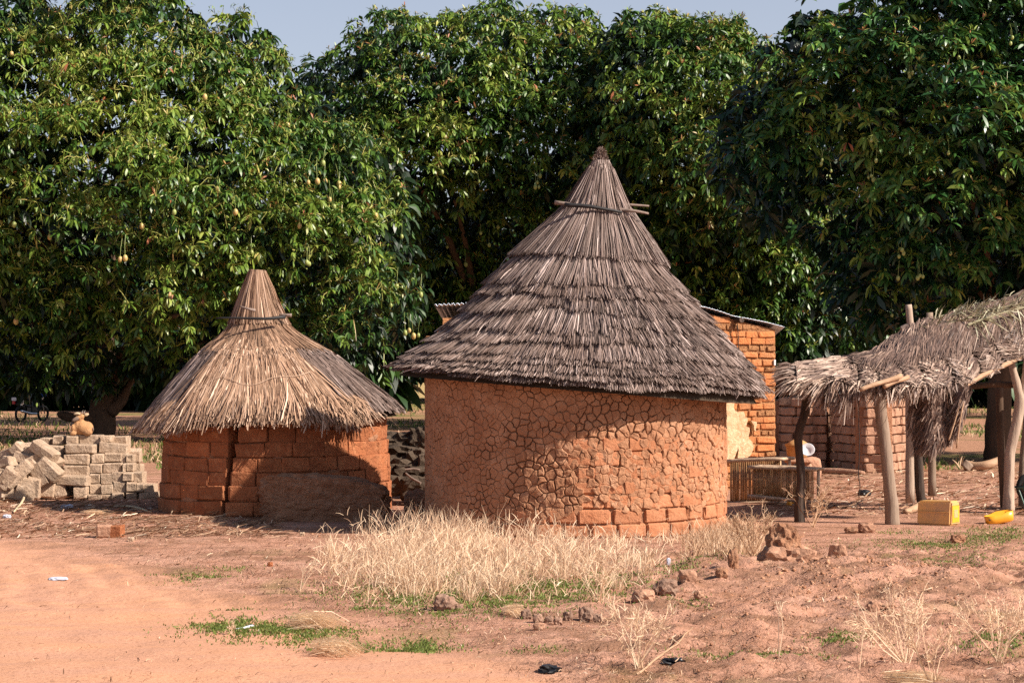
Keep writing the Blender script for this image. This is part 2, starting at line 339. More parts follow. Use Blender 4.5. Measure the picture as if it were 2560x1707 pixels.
def ground_mat():
    m, t, b, out = newmat('laterite_ground')
    pos = N(t, 'ShaderNodeNewGeometry').outputs['Position']
    sx = N(t, 'ShaderNodeSeparateXYZ'); t.links.new(pos, sx.inputs[0]); X, Y = sx.outputs[0], sx.outputs[1]
    f1, _ = noise(t, pos, 0.9, 6, 0.65); col = mix(t, f1, (0.46, 0.235, 0.155), (0.58, 0.325, 0.23))
    f2, _ = noise(t, pos, 3.5, 5, 0.7, lo=0.48, hi=0.66); col = mix(t, math_(t, 'MULTIPLY', f2, 0.75), col, (0.27, 0.125, 0.07))
    fd, _ = noise(t, mapping(t, pos, (0.55, 1.3, 1)), 1.1, 6, 0.72, lo=0.47, hi=0.60); col = mix(t, math_(t, 'MULTIPLY', fd, 0.78), col, (0.235, 0.125, 0.075))
    # bare sandy track at the lower left: smoother and more orange
    a = math_(t, 'ADD', X, math_(t, 'MULTIPLY', Y, 0.55))
    _, nn = noise(t, pos, 0.6, 4)
    a = math_(t, 'ADD', a, math_(t, 'MULTIPLY', nn, 2.0))
    r = N(t, 'ShaderNodeMapRange'); r.inputs[1].default_value = 9.3; r.inputs[2].default_value = 8.3; t.links.new(a, r.inputs[0])
    yn = N(t, 'ShaderNodeMapRange'); yn.inputs[1].default_value = 26.5; yn.inputs[2].default_value = 24.0; t.links.new(Y, yn.inputs[0])
    trk = math_(t, 'MULTIPLY', r.outputs[0], yn.outputs[0])
    fs, _ = noise(t, mapping(t, pos, (0.6, 2.2, 1)), 1.4, 5, 0.6)
    sand = mix(t, fs, (0.52, 0.275, 0.182), (0.58, 0.295, 0.172))
    col = mix(t, trk, col, sand)
    # far ground: grass and red earth in bands
    far = N(t, 'ShaderNodeMapRange'); far.inputs[1].default_value = 38; far.inputs[2].default_value = 46; t.links.new(Y, far.inputs[0])
    fg, _ = noise(t, mapping(t, pos, (0.10, 0.16, 1)), 1.0, 4, 0.6, lo=0.40, hi=0.52)
    fgrain, _ = noise(t, mapping(t, pos, (1.5, 0.5, 1)), 1.2, 4, 0.7)
    grass = mix(t, fgrain, (0.10, 0.115, 0.03), (0.22, 0.19, 0.07))
    fcol = mix(t, fg, grass, (0.40, 0.21, 0.13))
    ffar = N(t, 'ShaderNodeMapRange'); ffar.inputs[1].default_value = 95; ffar.inputs[2].default_value = 140; t.links.new(Y, ffar.inputs[0])
    fcol = mix(t, ffar.outputs[0], fcol, (0.42, 0.30, 0.13))
    col = mix(t, far.outputs[0], col, fcol)
    # green flush between the tufts
    fz, _ = noise(t, mapping(t, pos, (1, 0.6, 1)), 0.7, 5, 0.7, lo=0.56, hi=0.66)
    nz = N(t, 'ShaderNodeMapRange'); nz.inputs[1].default_value = 24; nz.inputs[2].default_value = 22.5; t.links.new(Y, nz.inputs[0])
    fz = math_(t, 'MULTIPLY', math_(t, 'MULTIPLY', fz, nz.outputs[0]), math_(t, 'SUBTRACT', 1.0, trk))
    col = mix(t, math_(t, 'MULTIPLY', fz, 0.35), col, (0.20, 0.20, 0.06))
    f3, _ = noise(t, pos, 38, 4, 0.75, lo=0.52, hi=0.68); col = mix(t, math_(t, 'MULTIPLY', f3, 0.65), col, (0.17, 0.075, 0.04))
    f4, _ = noise(t, pos, 55, 3, 0.75, lo=0.58, hi=0.70); col = mix(t, math_(t, 'MULTIPLY', f4, 0.45), col, (0.70, 0.47, 0.34))
    t.links.new(col, b.inputs['Base Color']); b.inputs['Roughness'].default_value = 0.97; b.inputs['Specular IOR Level'].default_value = 0.08
    _, n1 = noise(t, pos, 22, 6, 0.75); _, n2 = noise(t, pos, 6, 5, 0.7)
    h = math_(t, 'ADD', math_(t, 'MULTIPLY', n1, 0.5), n2)
    bp = N(t, 'ShaderNodeBump'); bp.inputs['Distance'].default_value = 0.05
    st = math_(t, 'SUBTRACT', 0.95, math_(t, 'MULTIPLY', trk, 0.6)); t.links.new(st, bp.inputs['Strength'])
    t.links.new(h, bp.inputs['Height']); t.links.new(bp.outputs[0], b.inputs['Normal'])
    return m
M['ground'] = ground_mat()

# ------------------------------------------------------------------ ground
def build_ground():
    ys = np.concatenate([np.linspace(-60, 11.6, 16), np.linspace(12, 25.5, 270), np.linspace(25.6, 46, 70)[1:], np.geomspace(47, 1500, 70)])
    u = np.concatenate([-np.geomspace(1, 120, 24)[::-1] - 0.0, np.linspace(-1, 1, 260)[1:-1], np.geomspace(1, 120, 24)])
    xs = u * 6.6
    X, Y = np.meshgrid(xs, ys); Z = gh(X, Y)
    V = np.stack([X.ravel(), Y.ravel(), Z.ravel()], 1); nx, ny = len(xs), len(ys)
    i = np.arange(ny - 1)[:, None] * nx + np.arange(nx - 1)[None, :]; i = i.ravel()
    F = np.stack([i, i + 1, i + nx + 1, i + nx], 1)
    o = mesh('ground', V, F, M['ground'], smooth=True); tag(o, kind='structure')
build_ground()

# ------------------------------------------------------------------ bricks
BR = []
def brick_meshes(mat, bv=1.0):
    """rounded, uneven mud blocks 0.4 x 0.2 x 0.18, eight variants that share their mesh data"""
    out = []
    for v in range(8):
        bm = bmesh.new(); bmesh.ops.create_cube(bm, size=1)
        bmesh.ops.scale(bm, vec=(0.4, 0.2, 0.18), verts=bm.verts)
        bmesh.ops.bevel(bm, geom=bm.edges[:], offset=(0.016 + 0.012 * random.random()) * bv, segments=1, affect='EDGES')
        for q in bm.verts:
            q.co += Vector([random.uniform(-1, 1) * 0.013, random.uniform(-1, 1) * 0.010, random.uniform(-1, 1) * 0.009])
        me = bpy.data.meshes.new('brick'); bm.to_mesh(me); bm.free(); me.materials.append(mat)
        out.append(me)
    return out
BRICKS = {k: brick_meshes(M[k], 0.55 if k == 'redbrick' else 1.0) for k in ('hutbrick', 'redbrick', 'housebrick', 'ruinbrick', 'pilebrick', 'housemortar')}
def brick(parent, loc, dims, rz=0.0, rx=0.0, ry=0.0, kind='pilebrick'):
    o = bpy.data.objects.new('brick', random.choice(BRICKS[kind])); COL.objects.link(o); o.parent = parent
    o.location = loc; o.rotation_euler = (rx, ry, rz); o.scale = (dims[0] / 0.4, dims[1] / 0.2, dims[2] / 0.18)
    return o

# ------------------------------------------------------------------ trees
def inpoly(pts, poly):
    x, y = pts[:, 0], pts[:, 1]; r = np.zeros(len(pts), bool); n = len(poly)
    for i in range(n):
        x0, y0 = poly[i]; x1, y1 = poly[(i + 1) % n]
        c = ((y0 > y) != (y1 > y)); xx = (x1 - x0) * (y - y0) / ((y1 - y0) if y1 != y0 else 1e-9) + x0
        r ^= c & (x < xx)
    return r
def edged(pts, poly):
    d = np.full(len(pts), 1e9); n = len(poly)
    for i in range(n):
        a = np.array(poly[i]); b = np.array(poly[(i + 1) % n]); ab = b - a
        t = np.clip(((pts - a) @ ab) / (ab @ ab + 1e-9), 0, 1)
        d = np.minimum(d, np.linalg.norm(pts - (a + t[:, None] * ab), axis=1))
    return d
def leaves(C, axis, k, L, wr, droop, tint, spread=0.9, up=0.0):
    """k leaves round every cluster centre; returns vertices, faces, tint"""
    n = len(C)
    az = rng.uniform(0, 2 * PI, (n, k)); el = rng.normal(0.1 + up, 0.35, (n, k))
    ref = unit(np.cross(axis, rng.normal(size=axis.shape))); bi = np.cross(axis, ref)
    d = (np.cos(az) * np.cos(el))[..., None] * ref[:, None] + (np.sin(az) * np.cos(el))[..., None] * bi[:, None] + np.sin(el)[..., None] * axis[:, None]
    d = unit(d * spread + axis[:, None] * 0.25)
    Ls = L[:, None] * rng.uniform(0.7, 1.15, (n, k)); dn = np.array([0, 0, -1.0])
    g = droop[:, None] * rng.uniform(0.6, 1.3, (n, k))
    p0 = C[:, None] + d * (0.05 * Ls)[..., None]
    d1 = unit(d + dn * (g * 0.5)[..., None]); p1 = p0 + d1 * (Ls * 0.38)[..., None]
    d2 = unit(d + dn * (g * 1.3)[..., None]); p2 = p1 + d2 * (Ls * 0.34)[..., None]
    d3 = unit(d + dn * (g * 2.0)[..., None]); p3 = p2 + d3 * (Ls * 0.28)[..., None]
    side = unit(np.cross(d2, dn + 0.5 * rng.normal(size=d.shape)))
    w = (Ls * wr * 0.5)[..., None]
    fold = unit(np.cross(side, d2)) * w * 0.45
    V = np.stack([p0, p1 - side * w + fold * 0.3, p1 + side * w + fold * 0.3, p2 - side * w * 0.85, p2 + side * w * 0.85, p3], 2).reshape(-1, 3)
    b = (np.arange(n * k) * 6)[:, None]
    F = np.concatenate([b + np.array([[0, 1, 2]]), b + np.array([[1, 3, 4]]), b + np.array([[1, 4, 2]]), b + np.array([[3, 5, 4]])], 0)
    tt = np.clip(tint[:, None] + rng.normal(0, 0.07, (n, k)), 0, 1)
    return V, F, np.repeat(tt.ravel(), 6)
def px_mid(mx): return mx > 1090
def tree(name, label, poly_px, Y0, trunk_px, trunk_r, ncl, L=0.28, R=6.0, nlobe=110, lobe_r=(0.7, 1.5), mat='leaf', style='plain',
         mangoes=(), group=None, limbs=7, under=None, bulge=1.0, trunk_top=None, k=10, base_y=None, yell=0.5, tone=0.42):
    base = Vector(((trunk_px - CX) / FPX * Y0, Y0, 0)); base.z = float(gh(base.x, base.y))
    root = thing(name, label, 'tree', base, group)
    poly = [(float(P(a, b, Y0).x), float(P(a, b, Y0).z)) for a, b in poly_px]
    pa = np.array(poly); lo, hi = pa.min(0), pa.max(0)
    def samp(n):
        o = np.zeros((0, 2))
        while len(o) < n:
            q = rng.uniform(lo, hi, (n * 2, 2)); o = np.concatenate([o, q[inpoly(q, poly)]])
        return o[:n]
    def dep(d, z=None):
        t = 1 - np.clip(d, 0, R) / R; D = R * np.sqrt(np.clip(1 - t * t, 0, 1)) * bulge
        if under is not None and z is not None:      # the lower crown is set back so that the upper boughs shade it
            D = D * (under[2] + (1 - under[2]) * sm(under[0], under[1], z))
        return D
    c = samp(nlobe * 3); keep = []
    for q in c:
        if all((q[0] - p[0]) ** 2 + (q[1] - p[1]) ** 2 > (lobe_r[0] * 0.95) ** 2 for p in keep): keep.append(q)
        if len(keep) >= nlobe: break
    c = np.array(keep); d = edged(c, poly)
    r = np.clip(rng.uniform(lobe_r[0], lobe_r[1], len(c)), 0.3, np.maximum(d * 1.05, 0.4))
    D = dep(d, c[:, 1]); yc = Y0 - np.maximum(D - r * 0.6, 0) + rng.normal(0, 0.45, len(c))
    LC = np.stack([c[:, 0], yc, c[:, 1]], 1)
    # rim lobes so that the outline is knobbly
    n1 = int(ncl * 0.62); li = rng.choice(len(c), n1, p=(r ** 2) / (r ** 2).sum())
    dr = unit(rng.normal(size=(n1, 3)) * 0.9 + np.array([0.2, -0.6, 0.75]))
    rr = r[li] * (1.05 - 0.30 * rng.random(n1) ** 2)
    C1 = LC[li] + dr * rr[:, None] * np.array([1, 1, 0.85])
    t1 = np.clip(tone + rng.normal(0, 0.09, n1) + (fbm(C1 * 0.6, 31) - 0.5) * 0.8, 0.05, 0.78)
    # fill behind the boughs, its inner shade put into near-black leaf tints
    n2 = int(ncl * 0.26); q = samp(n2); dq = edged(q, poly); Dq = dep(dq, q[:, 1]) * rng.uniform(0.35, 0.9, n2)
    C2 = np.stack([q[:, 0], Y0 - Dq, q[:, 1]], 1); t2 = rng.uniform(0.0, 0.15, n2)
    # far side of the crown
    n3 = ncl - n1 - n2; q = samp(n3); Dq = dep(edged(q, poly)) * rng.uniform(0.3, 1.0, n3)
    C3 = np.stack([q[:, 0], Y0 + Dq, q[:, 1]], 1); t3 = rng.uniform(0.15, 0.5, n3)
    C = np.concatenate([C1, C2, C3]); tt = np.concatenate([t1, t2, t3])
    ax = unit(np.concatenate([dr * 0.8 + np.array([0, 0, 0.75]), np.tile([0, -0.4, 0.6], (n2, 1)) + rng.normal(0, 0.3, (n2, 3)), np.tile([0, 0.6, 0.6], (n3, 1)) + rng.normal(0, 0.3, (n3, 3))]))
    n = len(C); Ls = np.full(n, L) * rng.uniform(0.8, 1.2, n); Ls[n1:] *= 1.7
    dp = np.full(n, 1.0 if style != 'star' else 0.7) * rng.uniform(0.5, 1.5, n)
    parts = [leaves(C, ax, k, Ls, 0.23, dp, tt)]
    # young shoots at the tips
    sel = np.where((rng.random(n1) < yell * (0.25 + 1.5 * np.clip(fbm(C1 * 0.5, 77) - 0.35, 0, 1))) & (dr[:, 2] > -0.35))[0]
    cs = C1[sel] + ax[sel] * (L * 0.25)
    parts.append(leaves(cs, ax[sel], 7, np.full(len(sel), L * 0.62), 0.19, np.full(len(sel), 0.25), rng.normal(0.84, 0.06, len(sel)), up=0.45))
    if style == 'string':
        sel = np.where((rng.random(n1) < 0.9 * (0.3 + 1.6 * np.clip(fbm(C1 * 0.5, 78) - 0.4, 0, 1))) & (dr[:, 2] > -0.4))[0]
        m_ = 3; cs = np.repeat(C1[sel], m_, 0); a = unit(np.repeat(ax[sel], m_, 0) * 0.6 + rng.normal(0, 0.5, (len(sel) * m_, 3)))
        ll = rng.uniform(0.25, 0.6, len(cs))[:, None]
        V, F = strands(cs, cs + a * ll * 0.6, cs + a * ll * 0.95 - np.array([0, 0, 1]) * ll * rng.uniform(0, 0.5, (len(cs), 1)), np.full(len(cs), 0.018))
        F = np.concatenate([F[:, [0, 1, 2]], F[:, [0, 2, 3]]]); parts.append((V, F, np.repeat(np.clip(rng.normal(0.88, 0.04, len(cs)), 0, 0.97), 6)))
        e = cs + a * ll * 0.8; parts.append(leaves(e, a, 4, np.full(len(e), L * 0.5), 0.2, np.full(len(e), 0.8), rng.normal(0.72, 0.07, len(e))))
    # a few dead rust-red leaves
    sel = rng.choice(n1, max(4, n1 // 220)); parts.append(leaves(C1[sel] + dr[sel] * 0.12, ax[sel], 4, np.full(len(sel), L), 0.25, np.full(len(sel), 2.0), np.full(len(sel), 1.0)))
    V = np.concatenate([p[0] for p in parts]); off = 0; Fs = []
    for p in parts: Fs.append(p[1] + off); off += len(p[0])
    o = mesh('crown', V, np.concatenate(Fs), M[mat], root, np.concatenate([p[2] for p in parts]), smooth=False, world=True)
    # trunk and limbs
    top = trunk_top if trunk_top else lo[1] + (hi[1] - lo[1]) * 0.45
    pts = [base + Vector((0, 0, -0.15)), base + Vector((0.02, 0, 0.3)), base + Vector((0.08, 0.0, 1.4)), Vector((base.x + 0.1, Y0, top * 0.6)), Vector((base.x + 0.3, Y0, top))]
    V, F = tube(spline(pts, 4), np.interp(np.linspace(0, 1, 17), [0, 0.12, 0.4, 1], [trunk_r * 1.35, trunk_r * 1.05, trunk_r, trunk_r * 0.55]), 14, 0.05, 5)
    smooth_obj(mesh('trunk', V, F, M['bark'], root, world=True))
    idx = rng.choice(len(LC), min(limbs, len(LC)), replace=False)
    for i in idx:
        e = Vector(LC[i]); s = Vector((base.x + 0.1, Y0, min(max(1.6, e.z * 0.45), top)))
        mid = s.lerp(e, 0.5) + Vector((0, 0, 0.5 * (1 if e.z > s.z else -0.2)))
        V, F = tube(spline([s, mid, e], 5), np.linspace(trunk_r * 0.42, 0.045, 11), 8, 0.04, int(i))
        smooth_obj(mesh('limb', V, F, M['bark'], root, world=True))
    # mangoes hang on long stalks in front of the leaves
    me = {}
    for gkey in ('mango', 'mangogreen'):
        V, F = lathe([(0.001, 0.095), (0.035, 0.085), (0.06, 0.05), (0.07, 0.0), (0.06, -0.05), (0.032, -0.085), (0.001, -0.1)], 10)
        m2 = bpy.data.meshes.new('mango'); m2.from_pydata([tuple(v) for v in V], [], F); m2.materials.append(M[gkey]); m2.update()
        m2.polygons.foreach_set('use_smooth', np.ones(len(m2.polygons), dtype=bool)); me[gkey] = m2
    V, F = tube([Vector((0, 0.10, 0.62)), Vector((0, 0.02, 0.35)), Vector((0, 0, 0.08))], 0.006, 4)
    sk = bpy.data.meshes.new('stalk'); sk.from_pydata([tuple(v) for v in V], [], F); sk.materials.append(M['mangogreen']); sk.update()
    for (mx, my, g) in mangoes:
        w = P(mx, my, Y0); q = np.array([[w.x, w.z]]); ins = inpoly(q, poly)[0]
        D_ = float(dep(edged(q, poly), q[:, 1])[0]) if ins else 0.0
        nb = np.linalg.norm(LC[:, [0, 2]] - q, axis=1); j = int(np.argmin(nb))
        ty = min(Y0 - D_, LC[j, 1] - r[j]) + 0.05
        w = P(mx, my, ty)
        o = bpy.data.objects.new('mango', me['mangogreen' if g else 'mango']); link(o, root)
        o.location = w - base; sc = random.uniform(0.7, 1.1) * ty / 60 * (0.78 if px_mid(mx) else 1.0); o.scale = (sc, sc, sc)
        o.rotation_euler = (random.uniform(-.1, .1), random.uniform(-.1, .1), random.uniform(-1, 1))
        link(bpy.data.objects.new('stalk', sk), o)
    return root

left_poly = [(-250, 1000), (-420, 700), (-450, 300), (-300, -50), (0, -90), (60, -20), (117, -2), (150, 40), (185, 60), (205, 0), (230, -60), (350, -110),
             (450, -60), (480, 10), (505, 62), (530, 85), (560, 48), (600, 48), (645, 80), (695, 95), (728, 142), (745, 190), (765, 228), (832, 285),
             (889, 330), (978, 368), (1010, 425), (1030, 500), (1018, 585), (1068, 685), (1060, 760), (1030, 820), (985, 850), (930, 905), (800, 925),
             (600, 930), (430, 940), (380, 925), (300, 960), (240, 990), (180, 965), (80, 985), (0, 965), (-100, 985)]
def fromz(lst, ox=0, oy=0, s=2.138): return [(a / s + ox, b / s + oy, g) for a, b, g in lst]
lm = fromz([(62, 290, 0), (390, 503, 1), (557, 524, 0), (513, 620, 0), (347, 615, 1), (776, 498, 1), (791, 594, 1), (779, 636, 1), (1095, 520, 0), (1140, 514, 0),
            (880, 774, 0), (1455, 815, 0), (1507, 797, 0), (1536, 672, 0), (1549, 706, 1), (1624, 896, 0), (1620, 926, 0), (1641, 936, 0), (1648, 976, 0), (1697, 970, 0),
            (1737, 971, 0), (1813, 1003, 0), (1813, 985, 0), (1762, 1068, 0), (1512, 1076, 1), (1160, 1013, 0), (1001, 961, 1), (931, 1135, 1), (1259, 1134, 0), (365, 1144, 1),
            (76, 1200, 1), (265, 1265, 0), (642, 1386, 0), (669, 1380, 0), (758, 1210, 0), (876, 1195, 1), (1346, 1349, 1), (1601, 1208, 0), (1786, 1106, 1), (1778, 1138, 1),
            (2008, 1153, 0), (1931, 1117, 1), (2147, 1265, 1), (1643, 1405, 1), (102, 1358, 1), (470, 1108, 1), (1727, 873, 1), (844, 383, 1), (1503, 1013, 1)]) + \
     [(977, 763, 1), (1013, 832, 1), (1023, 826, 0), (1034, 840, 0), (1046, 838, 1), (1052, 737, 1), (124, 593, 0), (40, 803, 0), (312, 760, 1), (992, 716, 1), (767, 656, 1), (773, 660, 1)]
am = fromz([(215, 462, 1), (466, 490, 1), (548, 635, 1), (911, 824, 1), (738, 920, 1), (599, 1007, 1), (935, 970, 1), (1262, 940, 1), (1247, 975, 1), (1237, 1000, 1), (1256, 1000, 1),
            (1129, 662, 1), (1386, 687, 1), (1662, 775, 1), (1448, 873, 1), (945, 1245, 1), (1037, 1213, 1), (766, 1320, 1), (990, 1310, 1), (865, 1413, 1), (1059, 1418, 1), (1105, 685, 1)], 760)
bm_ = fromz([(615, 975, 1), (800, 958, 1), (703, 1135, 1), (709, 1115, 1), (468, 1120, 1), (477, 1105, 1), (494, 1112, 1), (392, 1096, 1), (415, 788, 1), (208, 1022, 1), (1240, 1265, 1)], 1560, 0, 2.24)
rm = fromz([(1430, 215, 1), (1448, 214, 1), (1597, 412, 1), (1614, 410, 1), (1600, 430, 1), (1875, 326, 1), (1901, 355, 1), (2165, 245, 1), (2175, 212, 1), (2146, 495, 1), (2130, 518, 1),
            (2140, 545, 1), (2122, 540, 1), (1829, 1420, 1), (1566, 1418, 1), (1557, 1400, 1), (1540, 1436, 1), (1674, 1548, 1), (1658, 1543, 1), (1645, 1556, 1), (1535, 1558, 1),
            (1385, 985, 1), (1397, 1006, 1), (1412, 900, 1), (1110, 898, 1), (1105, 918, 1), (1385, 787, 1), (1817, 858, 1), (1370, 994, 1), (1160, 958, 1)], 1560, 0, 2.24) + [(2230, 788, 1), (2289, 766, 1)]
tree('mango_tree', 'mango tree hung with pinkish fruit behind the mud brick pile, nearest on the left', left_poly, 60, 252, 0.38, 7600, 0.30, 7.5, 150, (0.6, 1.35), 'leaf', 'string', lm,
     limbs=9, k=11, yell=0.85, tone=0.53)
tree('mango_tree', 'broad mango tree with a rounded top directly behind the taller hut roof', [(760, 890), (690, 700), (680, 400), (718, 265), (765, 212), (775, 165), (820, 150), (868, 155), (881, 118),
     (897, 95), (975, 57), (1050, 75), (1087, 68), (1115, 68), (1171, 40), (1215, 42), (1251, 16), (1290, 45), (1321, 44), (1368, 34), (1452, 44), (1478, 75), (1515, 110), (1580, 300), (1580, 900),
     (1300, 950), (1000, 935)], 76, 1190, 0.42, 6600, 0.33, 8, 130, (0.8, 1.8), 'leaf', 'plain', am, limbs=8, under=(5.0, 9.5, 0.25), yell=1.2, tone=0.54)
tree('mango_tree', 'mango tree with yellowish shoots standing between the taller hut and the bluish green tree', [(1440, 900), (1400, 500), (1460, 200), (1500, 98), (1550, 45), (1600, 60), (1649, 40), (1690, 64), (1765, 72), (1835, 92),
     (1885, 125), (1980, 220), (2080, 400), (2100, 700), (2040, 915), (1750, 925)], 71, 1700, 0.4, 5400, 0.33, 7.5, 110, (0.8, 1.7), 'leaf', 'plain', bm_, limbs=7, under=(4.5, 9.0, 0.25), yell=1.2, tone=0.54)
tree('mango_tree', 'large bluish green mango tree over the palm mat shelter on the right', [(1775, 440), (1800, 290), (1850, 230), (1881, 130), (1917, 106), (1972, 112), (1997, 58), (2042, 15), (2087, 35), (2110, -60), (2300, -150),
     (2700, -200), (3100, 0), (3300, 400), (3200, 750), (2700, 800), (2600, 790), (2480, 720), (2380, 790), (2280, 850), (2180, 830), (2090, 760), (2050, 640), (1960, 560), (1880, 560)], 46, 2490, 0.27, 6400, 0.27, 6.0, 170,
     (0.45, 1.15), 'leaf2', 'star', rm, limbs=12, k=11, yell=0.8, tone=0.54)
tree('mango_tree', 'shaded mango tree farther back behind the roofless brick enclosure', [(1900, 900), (1880, 500), (1950, 300), (2150, 150), (2500, 100), (2800, 200), (2950, 500), (2900, 890), (2500, 925), (2200, 930)], 88, 2215, 0.4, 2600, 0.45, 7, 60,
     (1.0, 2.0), 'leaf', 'plain', (), limbs=4, k=9, yell=0.3)
# the orchard goes on behind
far = [(120, 640, 520, 103, 'right behind the motorcycle'), (690, 640, 520, 100, 'behind the roof of the shorter hut'), (2050, 600, 520, 106, 'behind the doorway of the brick enclosure'), (2560, 600, 500, 110, 'behind the forked shelter post'), (-150, 300, 560, 118, 'left of the motorcycle'), (420, 420, 560, 125, 'right of the thick mango trunk'), (975, 480, 520, 136, 'its thin trunk seen between the two huts'),
       (1400, 420, 560, 122, 'hidden mostly by the taller hut'), (1850, 420, 520, 128, 'right of the orange brick house'), (2300, 470, 560, 134, 'seen over the brick enclosure'), (2720, 430, 560, 120, 'beyond the right edge of the mat shelter')]
for (px, top, wd, Yf, wh) in far:
    h = wd / 2; b = HZ + CAMZ * FPX / Yf
    poly = [(px - h * 1.15, b - 42), (px - h * 1.3, b - 260), (px - h, top + 140), (px - h * 0.5, top + 20), (px, top - 20), (px + h * 0.5, top + 30), (px + h, top + 130), (px + h * 1.3, b - 250), (px + h * 1.15, b - 40), (px + 60, b - 48), (px - 80, b - 38)]
    tree('mango_tree', 'distant dark mango tree, ' + wh, poly, Yf, px, 0.22 if px == 975 else 0.35, 1300, 1.15, 6, 40, (1.2, 2.4), 'leaf', 'plain', (), 'distant mango trees', limbs=3, k=7, yell=0.05)

# extra limbs of the left tree: a low black bough and a broken stub
lt = bpy.data.objects['mango_tree']
for pts, rr in (([(268, 1030), (235, 1046), (200, 1045), (170, 1042), (152, 1036), (146, 1030)], [0.2, 0.14, 0.13, 0.14, 0.10, 0.05]), ([(275, 1030), (298, 1010), (312, 985), (325, 960), (340, 930)], [0.2, 0.15, 0.12, 0.10, 0.08])):
    q = spline([P(a, b, 59.8) for a, b in pts], 3)
    V, F = tube(q, np.interp(np.linspace(0, 1, len(q)), np.linspace(0, 1, len(rr)), rr), 10, 0.05, 3)
    smooth_obj(mesh('limb', V, F, M['bark'], lt, world=True))
# ------------------------------------------------------------------ thatch
def cone_roof(parent, levels, Yc, tiers, nper, mat, width, lift=0.05, jag=0.5, undermat='undercone', phi=(0, 2 * PI), name='thatch_layer', wave=0.12, tintbias=None, over=0.35, straight=0.05):
    """levels: rows (px_left, py_left, px_right, py_right); tiers: level parameter of each tier's lower edge"""
    Lc, U = [], []
    for a, b, c, d in levels:
        l = np.array(P(a, b, Yc)); r = np.array(P(c, d, Yc)); Lc.append((l + r) / 2); U.append((r - l) / 2)
    Lc = np.array(Lc); U = np.array(U); K = len(levels) - 1
    def surf(t, ph, out=0.0):
        t = np.clip(t, 0, K + 0.5); i = np.clip(np.floor(t).astype(int), 0, K - 1); f = (t - i)[:, None]
        c = Lc[i] * (1 - f) + Lc[i + 1] * f; u = U[i] * (1 - f) + U[i + 1] * f
        rr = np.linalg.norm(u, axis=1)[:, None]; ud = u / rr
        rr = rr + np.asarray(out).reshape(-1, 1)
        return c + ud * rr * np.sin(ph)[:, None] + np.array([0, -0.945, 0]) * rr * np.cos(ph)[:, None]
    return surf, K
def roof_core(parent, surf, K, inset, mat, n=64):
    t = np.linspace(0, K, 4 * K); ph = np.linspace(0, 2 * PI, n, endpoint=False); T, H = np.meshgrid(t, ph, indexing='ij')
    V = surf(T.ravel(), H.ravel(), np.full(T.size, -inset)) - np.array([0, 0, inset * 0.5]); F = []
    for i in range(len(t) - 1):
        for k in range(n): F.append((i * n + k, i * n + (k + 1) % n, (i + 1) * n + (k + 1) % n, (i + 1) * n + k))
    return mesh('thatch_core', V, F, mat, parent, world=True, smooth=True)
def tier(parent, surf, t0, t1, n, mat, w, lift, seed, phi=(0, 2 * PI), jag=0.12, wave=0.2, base=0.02, tmean=0.5, swirl=0.03, label=None, droop=0.0, tsd=0.2, up0=0.25):
    ph = rng.uniform(phi[0], phi[1], n); pn = np.stack([np.cos(ph) * 1.6, np.sin(ph) * 1.6, np.full(n, seed * 3.1)], 1)
    lo = t1 + (fbm(pn * 2.2, seed, 3) - 0.5) * wave * 2 + (vnoise(pn * 14, seed + 5) - 0.5) * jag * 1.6 + rng.normal(0, jag * 0.35, n)
    frac = rng.random(n)
    s = t0 + (lo - t0) * np.where(frac < up0, 0.0, rng.uniform(0.0, 0.75, n)); e = np.where(rng.random(n) < 0.6, lo, s + (lo - s) * rng.uniform(0.7, 1.0, n))
    lay = rng.uniform(0.0, 1.0, n); lift = lift * (0.75 + 0.5 * vnoise(pn * 7, seed + 21))
    sw = (rng.normal(0, swirl * 0.45, n) * (t1 - t0 + 0.3) + (vnoise(pn * 5, seed + 9) - 0.5) * swirl * 1.2) * (e - s) / (t1 - t0)
    fr = (s - t0) / (t1 - t0 + 1e-6); fe = (e - t0) / (t1 - t0 + 1e-6)
    o0 = base * lay + lift * np.clip(fr, 0, 1.2) * (0.5 + 0.5 * lay); o2 = base * lay + lift * np.clip(fe, 0, 1.2) * (0.5 + 0.5 * lay)
    p0 = surf(s, ph, o0); p2 = surf(e, ph + sw, o2); p1 = surf((s + e) / 2, ph + sw * 0.5, (o0 + o2) / 2 + rng.normal(0.006, 0.005, n))
    p2 = p2 - np.array([0, 0, 1]) * (droop * rng.random(n))[:, None]
    nrm = unit(np.cross(p2 - p0, surf(s, ph + 0.02, o0) - p0)) + rng.normal(0, 0.45, (n, 3))
    V, F = strands(p0, p1, p2, w * rng.uniform(0.6, 1.4, n), nrm, 0.5)
    tt = np.clip(rng.normal(tmean, tsd, n) + (vnoise(pn * 9, seed + 2) - 0.5) * 0.35, 0, 1)
    o = mesh('thatch_layer', V, F, mat, parent, rep(tt, 6), world=True); o['kind'] = 'stuff'
    if label: o['label'] = label
    return o

